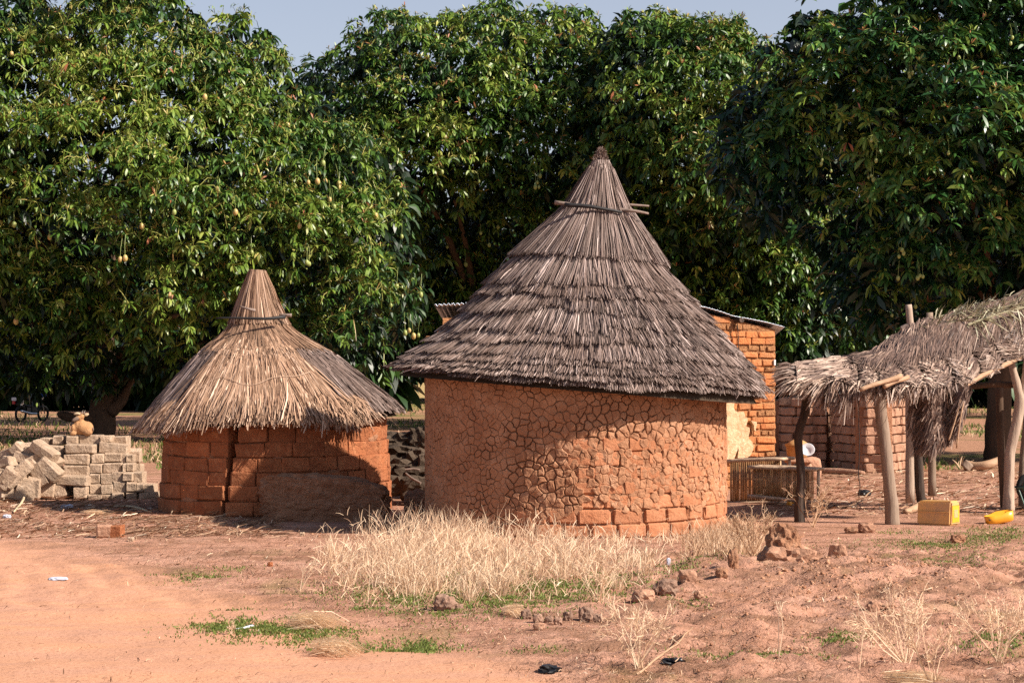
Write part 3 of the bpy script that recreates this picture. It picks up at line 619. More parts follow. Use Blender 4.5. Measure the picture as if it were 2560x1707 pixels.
# ------------------------------------------------------------------ big round hut
HC = P(1438, HZ, 26.8); HC.z = 0; HR = 1.93
hut = thing('round_hut', 'taller round mud hut with cracked plaster wall and tiered grey thatched roof', 'hut', HC)
levels = [(1497, 372, 1508, 372), (1484, 405, 1520, 405), (1474, 425, 1529, 428), (1436, 505, 1548, 512), (1416, 530, 1562, 534), (1344, 600, 1612, 606), (1290, 650, 1650, 674), (1236, 712, 1694, 732), (1190, 762, 1740, 785),
          (1120, 832, 1800, 852), (1052, 880, 1852, 915), (1015, 908, 1880, 958), (986, 930, 1903, 1003)]
surf, K = cone_roof(None, levels, 26.8, None, 0, None, 0)
roof = thing('roof', None, None); roof.parent = hut
roof_core(roof, surf, K, 0.07, M['undercone'])
lows = [5.75, 6.9, 7.45, 8.15, 8.8, 9.35, 9.95, 10.45, 10.9, 11.3, 11.72]
prev = 0.9
for i, l in enumerate(lows):
    n = int(2600 + 420 * i)
    t0 = prev - (0.28 if i else 0.0)
    tier(roof, surf, t0, l + 0.05, int(n * 1.45), M['thatch'], 0.0102, 0.15 if i < 10 else 0.06, i + 1, wave=0.32 if i else 0.16, jag=0.15, tmean=0.50, swirl=0.03, base=0.025, tsd=0.24)
    prev = l
tier(roof, surf, 10.8, 11.5, 5200, M['thatch'], 0.017, -0.03, 40, wave=0.10, jag=0.08, tmean=0.38, base=0.0, droop=0.03)
# wisps lying loose on top
n = 240; tt_ = rng.uniform(5.5, 11.5, n); ph = rng.uniform(0, 2 * PI, n); dph = rng.normal(0, 0.05, n)
V, F = strands(surf(tt_, ph, np.full(n, .09)), surf(tt_ + .35, ph + dph * .5, np.full(n, .14)), surf(tt_ + .7, ph + dph, np.full(n, .13)), np.full(n, 0.009))
o = mesh('loose_straw', V, F, M['thatch'], roof, rep(rng.uniform(0.6, 1, n), 6), world=True); o['kind'] = 'stuff'
# tied knot at the very top
n = 900; a = rng.uniform(0, 2 * PI, n); ap = np.array(P(1502, 402, 26.8)); z = rng.uniform(-0.12, 0.12, n); rr = np.clip(0.078 - z * 0.52, 0.015, 0.135)
c = ap + np.stack([np.sin(a) * rr * 0.7, -np.cos(a) * rr * 0.7, z], 1); d = unit(np.stack([np.sin(a) * 0.25, -np.cos(a) * 0.25, rng.normal(0.0, 1.0, n)], 1) + rng.normal(0, 0.3, (n, 3)))
V, F = strands(c - d * 0.03, c, c + d * 0.07, np.full(n, 0.016)); mesh('top_knot', V, F, M['thatch'], roof, rep(np.clip(rng.normal(0.45, 0.2, n), 0, 1), 6), world=True)['kind'] = 'stuff'
# poles skewered through the neck
for pts, r0, m_ in (([(1412, 512, 26.35), (1480, 517, 26.28), (1555, 531, 26.35)], 0.028, 'blackstick'), ([(1387, 506, 26.6), (1430, 512, 26.55), (1450, 515, 26.6)], 0.027, 'greystick'),
                    ([(1535, 512, 26.7), (1580, 513, 26.7), (1622, 515, 26.8)], 0.019, 'greystick'), ([(1545, 524, 26.5), (1585, 528, 26.45), (1621, 534, 26.5)], 0.022, 'greystick')):
    q = spline([P(*p) for p in pts], 3)
    V, F = tube(q, np.linspace(r0 * 1.05, r0 * 0.62, len(q)), 8, 0.006, 8); smooth_obj(mesh('pole', V, F, M[m_], roof, world=True))

# wall: mortar core, two exposed brick courses, cracked plaster plates
def ztop(ph): return 1.98 - 0.10 * HR * math.sin(ph)
n = 72; V = []; F = []
for j in range(2):
    for k in range(n):
        ph = 2 * PI * k / n; r = 1.872; V.append((r * math.sin(ph), -r * math.cos(ph), -0.1 if j == 0 else ztop(ph)))
for k in range(n): F.append((k, (k + 1) % n, n + (k + 1) % n, n + k))
mesh('wall', V, F, M['mortar'], hut, smooth=True)
hc = 0
for crs in range(7):
    z = 0.005 + crs * 0.170; ph = math.radians(-28 if crs < 2 else -5) + random.uniform(0, 0.1)
    while ph < math.radians(112):
        Lb = random.uniform(0.26, 0.40); pm = ph + Lb / 2 / HR
        o = brick(hut, (1.798 * math.sin(pm), -1.798 * math.cos(pm), z + 0.078), (Lb - 0.004, 0.20, 0.162), pm, kind='hutbrick'); ph += (Lb + random.choice((0.015, 0.02, 0.05))) / HR

def plates():
    # seeds on the unrolled wall (s = arc length, z)
    s0, s1 = -math.radians(108) * HR, math.radians(108) * HR; pts = []
    grid = {}
    def ok(s, z, d):
        ci, cj = int(s / 0.2 + 50), int(z / 0.2)
        for i in range(ci - 1, ci + 2):
            for j in range(cj - 1, cj + 2):
                for (a, b) in grid.get((i, j), ()):
                    if (a - s) ** 2 + (b - z) ** 2 < d * d: return False
        return True
    for _ in range(34000):
        s = random.uniform(s0, s1); z = random.uniform(0, 2.0)
        d = 0.098 + 0.040 * float(vnoise(np.array([[s * 1.3, z * 1.3, 5]]), 4)[0]) 
        if s < -0.9: d *= 0.86
        d *= random.uniform(0.55, 1.12)
        if ok(s, z, d):
            pts.append((s, z)); grid.setdefault((int(s / 0.2 + 50), int(z / 0.2)), []).append((s, z))
    A = np.array(pts); out = []
    for i, (s, z) in enumerate(pts):
        q = A - A[i]; dd = (q ** 2).sum(1); nb = np.argsort(dd)[1:15]
        poly = [(-0.3, -0.3), (0.3, -0.3), (0.3, 0.3), (-0.3, 0.3)]
        for j in nb:
            nx, ny = q[j]; h = (nx * nx + ny * ny) / 2; new = []
            for a in range(len(poly)):
                p, r = poly[a], poly[(a + 1) % len(poly)]; dp = p[0] * nx + p[1] * ny - h; dr = r[0] * nx + r[1] * ny - h
                if dp <= 0: new.append(p)
                if (dp < 0 < dr) or (dr < 0 < dp):
                    t = dp / (dp - dr); new.append((p[0] + (r[0] - p[0]) * t, p[1] + (r[1] - p[1]) * t))
            poly = new
            if len(poly) < 3: break
        if len(poly) < 3: continue
        out.append((s, z, [(s + a, z + b) for a, b in poly]))
    return out
pl = plates(); kept = []
for (s, z, poly) in pl:
    # subdivide the outline and warp it so that the cracks wander
    ring = []
    for a in range(len(poly)):
        p, q = poly[a], poly[(a + 1) % len(poly)]; ln = math.hypot(q[0] - p[0], q[1] - p[1]); m_ = max(1, int(ln / 0.028))
        for j in range(m_): ring.append((p[0] + (q[0] - p[0]) * j / m_, p[1] + (q[1] - p[1]) * j / m_))
    R_ = np.array(ring)
    if len(R_) < 5: continue
    p3 = np.column_stack([R_ * 9, np.full(len(R_), 1.5)]); R_ = R_ + np.column_stack([vnoise(p3, 1) - .5, vnoise(p3 + 9, 2) - .5]) * 0.085
    p3 = np.column_stack([R_ * 30, np.full(len(R_), 2.5)]); R_ = R_ + np.column_stack([vnoise(p3, 1) - .5, vnoise(p3 + 9, 2) - .5]) * 0.034
    ph = s / HR; deg = math.degrees(ph)
    # where the plaster has fallen off: the foot of the right half, and here and there above
    foot = 0.335 + 0.05 * math.sin(s * 7) + 0.03 * math.sin(s * 19)
    if deg > -8 and z < foot: continue
    if -26 < deg <= -8 and z < 0.18: continue
    if deg > 12 and z < 0.8 and random.random() < 0.045 * (1.2 - z) * (1 if deg < 45 else 2.2): continue
    if deg > 0 and random.random() < 0.01: continue
    rough = 0.32 + 0.68 * float(sm(-55, -5, deg)) * float(sm(1.72, 1.25, z)); rough *= 0.75 + 0.5 * float(vnoise(np.array([[s, z, 0.]]), 12)[0])
    gap = 0.0028 + 0.0032 * rough * random.uniform(0.3, 1.3)
    c = R_.mean(0); v = c - R_; dist = np.linalg.norm(v, axis=1, keepdims=True)
    if dist.mean() < 0.02: continue
    gap = gap * np.clip((vnoise(np.column_stack([R_ * 7, R_[:, 0] * 0]), 51) - 0.2) * 3.2, 0.4, 2.0)[:, None]
    R1 = R_ + v / dist * np.minimum(gap, dist * 0.3); R2 = R_ + v / dist * np.minimum(gap + 0.004 + 0.006 * rough, dist * 0.5); R3 = R_ + v * 0.6
    th = 0.008 + 0.017 * rough * random.uniform(0.3, 1.3); tx, tz = random.gauss(0, 0.08) * rough, random.gauss(0, 0.08) * rough
    def lift(Q, h):
        d_ = (Q - c); rr = 1.885 + h + (d_[:, 0] * tx + d_[:, 1] * tz) + (fbm(np.column_stack([Q * 16, Q[:, 0] * 0]), 6) - .5) * 0.030 * rough * (h > 0)
        a_ = Q[:, 0] / HR; return np.column_stack([rr * np.sin(a_), -rr * np.cos(a_), Q[:, 1]])
    k = len(R_)
    V = np.concatenate([lift(R1, -0.03), lift(R1, th * 0.7), lift(R2, th), lift(R3, th + 0.0005), lift(c[None], th)]); F = []
    for a in range(k):
        b = (a + 1) % k
        for q in range(3): F.append((q * k + a, q * k + b, (q + 1) * k + b, (q + 1) * k + a))
        F.append((3 * k + a, 3 * k + b, 4 * k))
    if V[:, 2].max() > ztop(ph) + 0.08: continue
    score = rough * max(0.0, math.cos(ph)) * (dist.mean() ** 1.0)
    kept.append((score, V, F))
kept.sort(key=lambda a: -a[0])
for sc_, V, F in kept[:300]:
    mesh('plaster_plate', V, F, M['plaster'], hut)
V, F = join([(V, F) for _, V, F in kept[300:]]); o = mesh('plaster', V, F, M['plaster'], hut); o['kind'] = 'stuff'

# ------------------------------------------------------------------ small round hut
SC = P(690, HZ, 30.2); SC.z = 0; SR = 1.597
sh = thing('round_hut', 'shorter round hut of red mud bricks with ragged straw roof and a black crack', 'hut', SC)
random.seed(11)
crack = [0.594, 0.600, 0.604, 0.607, 0.612, 0.618, 0.626]      # px/1000 of the crack, from the foot up
cores = []
for crs in range(7):
    z0 = 0.0 + crs * 0.198; px = crack[crs] * 1000; rb = SR * (1.02 - 0.008 * crs)
    ac = math.asin(max(-1, min(1, (px - 690) / FPX * 28.7 / rb))); gw = (0.045, 0.05, 0.065, 0.08, 0.085, 0.11, 0.17)[crs] / rb
    a0 = ac + gw / 2; a1 = ac + 2 * PI - gw / 2
    nseg = 60; V = []; F = []
    for j in range(nseg + 1):
        a = a0 + 0.01 + (a1 - a0 - 0.02) * j / nseg
        for r, z in ((rb - 0.022, z0), (rb - 0.022, z0 + 0.20), (rb - 0.22, z0 + 0.20), (rb - 0.22, z0)):
            V.append((r * math.sin(a), -r * math.cos(a), z - (0.05 if crs == 0 and z == z0 else 0)))
    for j in range(nseg):
        for k in range(4): F.append((j * 4 + k, (j + 1) * 4 + k, (j + 1) * 4 + (k + 1) % 4, j * 4 + (k + 1) % 4))
    F.append((0, 1, 2, 3)); F.append((nseg * 4 + 3, nseg * 4 + 2, nseg * 4 + 1, nseg * 4)); cores.append((V, F))
    a = a0 + 0.002; stop = a1 - 0.01
    while a < stop - 0.05:
        Lb = random.uniform(0.30, 0.47)
        if a + (Lb + 0.16) / rb > stop: Lb = (stop - a) * rb
        pm = a + Lb / 2 / rb
        rj = rb - 0.10 + random.uniform(-0.016, 0.012)
        if 0.15 > math.cos(pm) and False: pass
        brick(sh, (rj * math.sin(pm), -rj * math.cos(pm), z0 + 0.10 + 0.012 * math.sin(pm * 3.3 + 1.7 * crs)), (Lb + 0.004, 0.22, 0.203 + random.uniform(-0.008, 0.004)), pm, kind='redbrick', ry=0.035 * math.sin(pm * 3 + crs) + random.uniform(-.02, .02))
        a += (Lb + random.choice((0.006, 0.01, 0.018))) / rb
V, F = join(cores); mesh('wall', V, F, M['darkmortar'], sh)
# upright stubs of clay between wall top and eaves
for px in (838, 868, 905, 935, 962, 430, 470, 520, 700, 760):
    a = math.asin((px - 690) / FPX * 29.4 / SR); r = SR * 0.93
    brick(sh, (r * math.sin(a), -r * math.cos(a), 1.44), (random.uniform(0.08, 0.14), 0.16, 0.16), a, kind='redbrick')
sroof = thing('roof', None, None); sroof.parent = sh
slev = [(628, 674, 659, 676), (612, 720, 676, 722), (588, 792, 702, 794), (566, 835, 742, 838), (498, 888, 830, 885), (468, 926, 878, 924), (425, 975, 936, 972), (392, 1015, 972, 998), (358, 1062, 1004, 1032)]
ssurf, SK = cone_roof(None, slev, 30.2, None, 0, None, 0)
roof_core(sroof, ssurf, SK, 0.07, M['undercone'])
tier(sroof, ssurf, 3.2, 7.75, 9500, M['thatch'], 0.016, 0.03, 61, wave=0.12, jag=0.14, tmean=0.50, swirl=0.03, base=0.06, up0=0.1)
tier(sroof, ssurf, 5.5, 7.85, 6500, M['thatch'], 0.016, 0.03, 62, wave=0.15, jag=0.2, tmean=0.45, swirl=0.03, base=0.04, up0=0.1)
tier(sroof, ssurf, 2.0, 3.6, 3000, M['thatch_new'], 0.016, 0.05, 63, wave=0.2, jag=0.3, tmean=0.40, swirl=0.05)
tier(sroof, ssurf, 0.0, 2.35, 3200, M['thatch_new'], 0.015, 0.03, 64, wave=0.08, jag=0.12, tmean=0.52, swirl=0.04, base=0.03)
tier(sroof, ssurf, 3.1, 7.45, 8200, M['thatch_new'], 0.019, 0.13, 65, phi=(math.radians(-36), math.radians(33)), wave=0.25, jag=0.42, tmean=0.62, swirl=0.05, base=0.07, droop=0.12, up0=0.2,
     label='thick bundle of fresh pale straw laid over the front')
tier(sroof, ssurf, 6.2, 7.9, 1500, M['thatch_new'], 0.019, 0.10, 66, phi=(math.radians(-78), math.radians(-50)), wave=0.25, jag=0.5, tmean=0.72, swirl=0.10, droop=0.05, up0=0.5, label='splayed pale straw tuft at the left eave')
tier(sroof, ssurf, 5.8, 7.8, 1500, M['thatch_new'], 0.019, 0.12, 67, phi=(math.radians(-50), math.radians(-33)), wave=0.25, jag=0.5, tmean=0.6, swirl=0.12, droop=0.12, up0=0.5)
tier(sroof, ssurf, 5.8, 7.8, 800, M['thatch_new'], 0.018, 0.16, 68, phi=(math.radians(30), math.radians(50)), wave=0.3, jag=0.5, tmean=0.5, swirl=0.12, droop=0.2, up0=0.5)
# straw cord tied across the front
q = [ssurf(np.array([t]), np.array([math.radians(a)]), np.array([0.17]))[0] for t, a in ((6.1, -34), (5.3, -22), (5.65, -10), (5.7, -2), (5.35, 8), (5.3, 20), (5.1, 30))]
V, F = tube(spline([Vector(a) for a in q], 4), 0.0045, 5); o = mesh('cord', V, F, M['thatch_new'], sroof, np.full(len(V), 0.95), world=True)
for pts, r0, m_ in (([(541, 795, 29.7), (600, 795, 29.62), (660, 797, 29.62), (712, 793, 29.75)], 0.026, 'blackstick'), ([(600, 766, 29.66), (620, 772, 29.6), (637, 776, 29.64)], 0.026, 'greystick'), ([(698, 786, 29.9), (712, 788, 29.9), (729, 789, 29.9)], 0.03, 'greystick')):
    q = spline([P(*p) for p in pts], 3); rr = np.linspace(r0 * 0.4, r0, len(q))
    V, F = tube(q, rr, 8, 0.006, 8); smooth_obj(mesh('pole', V, F, M[m_], sroof, world=True))

random.seed(77)
for crs_, dg in ((1, -40), (2, -12), (2, 22), (3, -55), (3, 38), (4, -30), (4, 8), (4, 52), (5, -48), (5, 30), (1, 48), (5, 66), (3, 62)):
    a = math.radians(dg); rb = SR * (1.02 - 0.008 * crs_) - 0.004; bm = bmesh.new(); bmesh.ops.create_icosphere(bm, subdivisions=2, radius=1)
    V = np.array([v.co[:] for v in bm.verts]); F = [tuple(v.index for v in f.verts) for f in bm.faces]; bm.free()
    V = V * (1 + (fbm(V * 2.2 + dg, 3) - .5)[:, None] * 0.9) * np.array([random.uniform(.10, .2), 0.014, random.uniform(.04, .09)])
    o = mesh('mud_smear', V, F, M['mortar'], sh); o.location = (rb * math.sin(a), -rb * math.cos(a), crs_ * 0.198 + random.uniform(-.04, .04)); o.rotation_euler = (0, random.uniform(-.2, .2), a)

# ------------------------------------------------------------------ lumps (stones, weathered mud)
def lump(dims, seed, boxy=0.35, sub=3, amp=0.18, freq=1.6, profile=None):
    bm = bmesh.new(); bmesh.ops.create_icosphere(bm, subdivisions=sub, radius=1)
    V = np.array([v.co[:] for v in bm.verts]); F = [tuple(v.index for v in f.verts) for f in bm.faces]; bm.free()
    mx = np.abs(V).max(1, keepdims=True); V = V * (1 - boxy) + V / mx * boxy
    nz = fbm(V * freq + seed * 7.7, seed, 4) - 0.5
    if amp > 0.3: nz = nz + (np.abs(fbm(V * freq * 2.3 + seed, seed + 5, 3) - 0.5) * -1.2 + 0.1)
    V = V * (1 + nz[:, None] * amp * 2); V = V * np.array(dims) * 0.5
    if profile is not None: V = profile(V)
    return V, F
def stone(px, py, w, h, label, mat='stone', name='stone', cat='stone', boxy=0.45, seed=None, dy=1.0, amp=0.36, group=None, sub=3, sink=0.15):
    g = G(px, py); s_ = g.y / FPX; W_, H_ = w * s_, h * s_
    seed = seed if seed is not None else int(px * 3 + py)
    g.y += W_ * 0.4 * dy
    V, F = lump((W_ * 0.92, W_ * 0.8 * dy, H_ * (1 + sink)), seed, boxy, sub, amp, 2.1)
    V = V + np.array([0, 0, H_ * 0.5 * (1 - sink)])
    o = mesh(name, V, F, M[mat]); o.location = g; tag(o, label, cat, group); return o
# eroded slab of old wall leaning in front of the small hut
def prof(V):
    x = V[:, 0] / 0.84; top = np.interp(x, [-1, -0.9, -0.2, 0.35, 0.6, 0.95, 1], [0.86, 1.0, 0.98, 0.90, 0.80, 0.55, 0.4])
    V = V.copy(); V[:, 2] = np.where(V[:, 2] > 0, V[:, 2] * top * 1.0, V[:, 2]); return V
V, F = lump((1.62, 0.5, 0.68), 21, 0.84, 6, 0.20, 4.2, prof)
o = (mesh('mud_wall_remnant', V + np.array([0, 0, 0.26]), F, M['mudlump'])); c = P(812, HZ, 27.95); o.location = (c.x, 27.95, 0)
tag(o, 'low weathered slab of brown mud wall leaning in front of the shorter hut', 'mud wall')

# ------------------------------------------------------------------ brick house behind the taller hut
HA, HB = gp_(1107, 32.3), gp_(1938, 35.3); HL = (HB - HA).length; HANG = math.atan2((HB - HA).y, (HB - HA).x)
house = thing('brick_house', 'orange mud brick house with tin roof, half hidden behind the taller hut', 'house', HA, rz=HANG)
def upx(px):
    """distance along the front wall at which pixel column px is seen"""
    k = (px - CX) / FPX; d = (HB - HA) / HL
    return (k * HA.y - HA.x) / (d.x - k * d.y)
def hY(u): return HA.y + (HB - HA).y / HL * u
tu = [0, upx(1770), HL]; tz = [P(0, 795, HA.y).z, P(0, 784, hY(upx(1770))).z, P(0, 824, HB.y).z]
def htop(u): return float(np.interp(u, tu, tz))
V = []
sk_, ck_ = math.sin(HANG), math.cos(HANG)
for v in (0.02, 3.0):
    for x in tu: V.append((x + v * sk_, v * ck_, -0.1))
    for x in tu: V.append((x + v * sk_, v * ck_, htop(x) - (0.12 if v > 1 else 0)))
F = [(0, 1, 4, 3), (1, 2, 5, 4), (7, 6, 9, 10), (8, 7, 10, 11), (6, 0, 3, 9), (2, 8, 11, 5), (3, 4, 10, 9), (4, 5, 11, 10)]
mesh('wall', V, F, M['housemortar'], house)
random.seed(5); cnt = 0; spare = []
crs = 0; z = 0.03
hb = 0.106
while z < 2.9:
    x = HL + 0.015 - random.uniform(0, 0.04); wide = (crs % 3 != 1); hrow = hb * random.uniform(0.8, 1.15)
    while x > 0.12:
        Lb = random.uniform(0.18, 0.38) if wide else random.uniform(0.10, 0.22)
        gapx = random.uniform(0.008, 0.04); xm = x - Lb / 2
        if htop(xm) > z + hrow * 0.9:
            vis = xm > upx(1660) or xm < upx(1175)
            h_ = (hrow + random.uniform(-.016, .006)) * (1.0 if wide else 0.84)
            if vis and cnt < 300:
                o = brick(house, (xm, 0.074 - random.uniform(0, 0.028), z + hrow / 2 + random.uniform(-.008, .008)), (Lb, 0.14, h_), random.uniform(-.04, .04), kind='housebrick' if (wide or random.random() < .45) else 'housemortar', ry=random.uniform(-.05, .05)); cnt += 1
            elif not vis:
                Vb = np.array([(a, b, c) for a in (-1, 1) for b in (-1, 1) for c in (-1, 1)]) * np.array([Lb / 2, 0.05, h_ / 2]) + np.array([xm, 0.05, z + hrow / 2])
                spare.append((Vb, [(0, 1, 3, 2), (4, 6, 7, 5), (0, 4, 5, 1), (2, 3, 7, 6), (0, 2, 6, 4), (1, 5, 7, 3)]))
        x -= Lb + gapx
    z += hrow + 0.014; crs += 1
V, F = join(spare); o = mesh('brickwork', V, F, M['housebrick'], house); o['kind'] = 'stuff'
prof_ = [(1085, 762), (1190, 757), (1600, 757), (1730, 762), (1765, 768), (1800, 778), (1830, 789), (1870, 796), (1915, 805), (1960, 817)]
nx = 220; xs_ = np.linspace(1085, 1960, nx); zz = np.interp(xs_, [a for a, b in prof_], [b for a, b in prof_])
V = []; F = []
for j in range(6):
    for k in range(nx):
        u = upx(xs_[k]); p = P(xs_[k], zz[k], hY(u)); amp_ = 0.018 * (1 if xs_[k] < 1300 else 0.25)
        V.append((u + (j * 0.66 - 0.07) * sk_, (-0.08 + j * 0.63) * ck_, p.z + amp_ * math.sin(u * 2 * PI / 0.076) - 0.045 * j))
for j in range(5):
    for k in range(nx - 1): F.append((j * nx + k, j * nx + k + 1, (j + 1) * nx + k + 1, (j + 1) * nx + k))
o = mesh('tin_roof', V, F, M['tin'], house, smooth=True)
md = o.modifiers.new('thick', 'SOLIDIFY'); md.thickness = 0.008
ur = upx(1841); zr0 = P(0, 800, hY(ur)).z
V, F = tube([(ur, -0.16, zr0), (ur, 0.3, zr0)], 0.05, 8, 0.01); mesh('rafter', V, F, M['darkpost'], house)
V, F = tube([(ur, -0.03, zr0 - 0.06), (ur + 0.02, -0.035, zr0 - 0.4), (ur + 0.01, -0.03, zr0 - 0.7)], 0.008, 5); mesh('wall_cord', V, F, M['darkpost'], house)
# patch of cream render
def patch(pts, th, mat, name, parent, Yp):
    pts = [Vector((upx(a), 0, P(0, b, hY(upx(a))).z)) for a, b in pts]; n_ = len(pts)
    # jagged outline
    out = []
    for i in range(n_):
        a, b = pts[i], pts[(i + 1) % n_]; m_ = max(2, int((b - a).length / 0.045))
        for j in range(m_):
            p = a.lerp(b, j / m_); e = (vnoise(np.array([[p.x * 14, p.z * 14, 0.3]]), 3)[0] - .5) * 0.15; out.append(p + Vector((e, 0, e * 0.6)))
    bm = bmesh.new(); vs = [bm.verts.new(p) for p in out]; f = bm.faces.new(vs)
    r = bmesh.ops.extrude_face_region(bm, geom=[f]); 
    for v in [g for g in r['geom'] if isinstance(g, bmesh.types.BMVert)]: v.co.y -= 0.055 + th
    bmesh.ops.triangulate(bm, faces=bm.faces[:]); bmesh.ops.recalc_face_normals(bm, faces=bm.faces[:])
    me = bpy.data.meshes.new(name); V = np.array([v.co[:] for v in bm.verts]); F = [tuple(v.index for v in q.verts) for q in bm.faces]; bm.free()
    return mesh(name, V, F, M[mat], parent)
patch([(1790, 1003), (1825, 1010), (1838, 1030), (1856, 1026), (1862, 1062), (1872, 1092), (1874, 1120), (1866, 1140), (1856, 1146), (1846, 1150), (1838, 1142), (1836, 1120), (1831, 1150), (1806, 1152), (1790, 1140)], 0.03, 'render', 'render_patch', house, 33.985)
patch([(1871, 1050), (1882, 1056), (1884, 1078), (1874, 1074)], 0.03, 'render', 'render_patch', house, 33.985)
tg = mesh('name_plate', np.array([(a, b, c) for a in (-1, 1) for b in (-1, 1) for c in (-1, 1)]) * np.array([0.016, 0.012, 0.045]), [(0, 1, 3, 2), (4, 6, 7, 5), (0, 4, 5, 1), (2, 3, 7, 6), (0, 2, 6, 4), (1, 5, 7, 3)], M['white'], house)
tg.location = (upx(1932), -0.05, P(0, 906, HB.y).z); tg['label'] = 'small white tag on the right corner'

# ------------------------------------------------------------------ roofless brick enclosure
random.seed(9)
enc = thing('brick_enclosure', 'low roofless enclosure of pinkish mud bricks behind the mat shelter', 'brick enclosure', P(2185, HZ, 40.4) - Vector((0, 0, CAMZ)))
def wall_run(p0, p1, h, Lb0, hb, depth, kind, parent, ragged=0.08, z0=0.0):
    p0 = Vector(p0); p1 = Vector(p1); d = (p1 - p0); L = d.length; d.normalize(); ang = math.atan2(d.y, d.x); inv = world_of(parent).inverted()
    ncr = int(h / hb)
    # core
    nrm = Vector((-d.y, d.x, 0)); V = []
    for s_, t_ in ((0.04, 0.02), (L - 0.04, 0.02), (L - 0.04, -depth + 0.04), (0.04, -depth + 0.04)):
        for zz_ in (0, (ncr - 0.4) * hb): V.append(tuple(inv @ (p0 + d * s_ - nrm * (t_ - depth / 2) + Vector((0, 0, zz_ + z0)))))
    mesh('mortar', V, [(0, 2, 3, 1), (2, 4, 5, 3), (4, 6, 7, 5), (6, 0, 1, 7), (1, 3, 5, 7)], M['mortar'], parent)
    for c_ in range(ncr):
        s_ = -(c_ % 2) * Lb0 * 0.45 + random.uniform(0, 0.03); z = z0 + c_ * hb
        while s_ < L - 0.05:
            a = max(s_, 0); b = min(s_ + Lb0 * random.uniform(0.85, 1.15), L); s_ = b + 0.012
            if b - a < 0.07: continue
            if c_ == ncr - 1 and random.random() < 0.25: continue
            c = p0 + d * (a + b) / 2 + Vector((0, 0, z + hb / 2)) + nrm * random.uniform(-.02, .02)
            brick(parent, inv @ c, (b - a - 0.008, depth, hb - 0.008 + random.uniform(-.01, .004)), ang + random.uniform(-.06, .06), ry=random.uniform(-.045, .045), kind=kind)
def gp(px, Y): return Vector(((px - CX) / FPX * Y, Y, 0))
wall_run(gp(2093, 42.0), gp(2186, 40.6), 1.60, 0.42, 0.175, 0.30, 'ruinbrick', enc)
wall_run(gp(2188, 40.6), gp(2280, 42.6), 1.62, 0.30, 0.175, 0.30, 'ruinbrick', enc)
wall_run(gp(1962, 42.4), gp(2044, 41.9), 1.50, 0.40, 0.175, 0.34, 'ruinbrick', enc)
wall_run(gp(2044, 41.9), gp(2066, 43.6), 1.50, 0.40, 0.175, 0.30, 'ruinbrick', enc)
wall_run(gp(2060, 44.0), gp(2130, 43.7), 1.45, 0.40, 0.175, 0.30, 'ruinbrick', enc)
wall_run(gp(1964, 42.8), gp(1995, 46.5), 1.45, 0.40, 0.175, 0.30, 'ruinbrick', enc)
wall_run(gp(2278, 42.9), gp(2230, 46.5), 1.45, 0.40, 0.175, 0.30, 'ruinbrick', enc)

# ------------------------------------------------------------------ pile of mud bricks with goat
random.seed(21)
PY = 32.4; pile = thing('brick_pile', 'stepped pile of pale sun-dried mud bricks beside the shorter hut', 'brick pile', gp(190, 32.8))
inv = world_of(pile).inverted()
def pb(x0, x1, y0, y1, Y, dz=0.36, rz=0.0, ry=0.0, rx=0.0):
    """brick seen between two pixel columns and two pixel rows, its face at depth Y"""
    a = P(x0, y1, Y); b = P(x1, y0, Y); c = (a + b) / 2 + Vector((0, dz / 2 + random.uniform(-.05, .05), 0))
    brick(pile, inv @ c, (b.x - a.x + 0.004, dz, b.z - a.z + 0.004), rz + random.uniform(-.07, .07), rx=rx, ry=ry + random.uniform(-.035, .035), kind='pilebrick')
def zr(l, Y, **k):
    for x0, x1, y0, y1 in l: pb(x0 / 3.92, x1 / 3.92, 950 + y0 / 3.92, 950 + y1 / 3.92, Y, **k)
zr([(862, 995, 1125, 1180), (975, 1092, 1125, 1190), (1097, 1210, 1105, 1190), (1228, 1335, 1100, 1185), (1350, 1470, 1103, 1195), (1475, 1530, 1103, 1205)], 32.35)
zr([(875, 985, 1020, 1120), (990, 1106, 1025, 1122), (1112, 1232, 1000, 1105), (1238, 1335, 1000, 1100), (1415, 1510, 1018, 1103), (1340, 1410, 1010, 1103)], 32.45)
zr([(878, 985, 920, 1018), (990, 1098, 920, 1020), (1105, 1205, 905, 1000), (1212, 1310, 905, 996), (1312, 1395, 900, 1010)], 32.5)
zr([(882, 1005, 820, 918), (1010, 1195, 812, 912), (1200, 1232, 815, 905), (1240, 1305, 815, 900)], 32.62)
zr([(888, 1010, 722, 818), (1012, 1188, 715, 810), (1190, 1228, 730, 812), (1228, 1294, 732, 812)], 32.7)
zr([(628, 880, 722, 832), (632, 925, 628, 722)], 32.65); zr([(605, 860, 838, 948)], 32.5)
zr([(968, 1245, 622, 722)], 32.85, ry=0.10); zr([(655, 765, 548, 628), (768, 980, 545, 632), (985, 1088, 545, 615)], 32.9)
zr([(522, 620, 545, 635), (385, 480, 568, 636)], 32.95)
zr([(365, 622, 640, 735), (430, 622, 735, 822), (540, 612, 850, 930)], 32.8)
zr([(550, 855, 935, 1040)], 32.25, ry=0.04); zr([(520, 640, 1010, 1165)], 32.3, ry=-0.25); zr([(725, 850, 1040, 1170)], 32.3)
zr([(380, 525, 990, 1160)], 32.2, ry=0.1); zr([(640, 860, 1050, 1170)], 32.7)
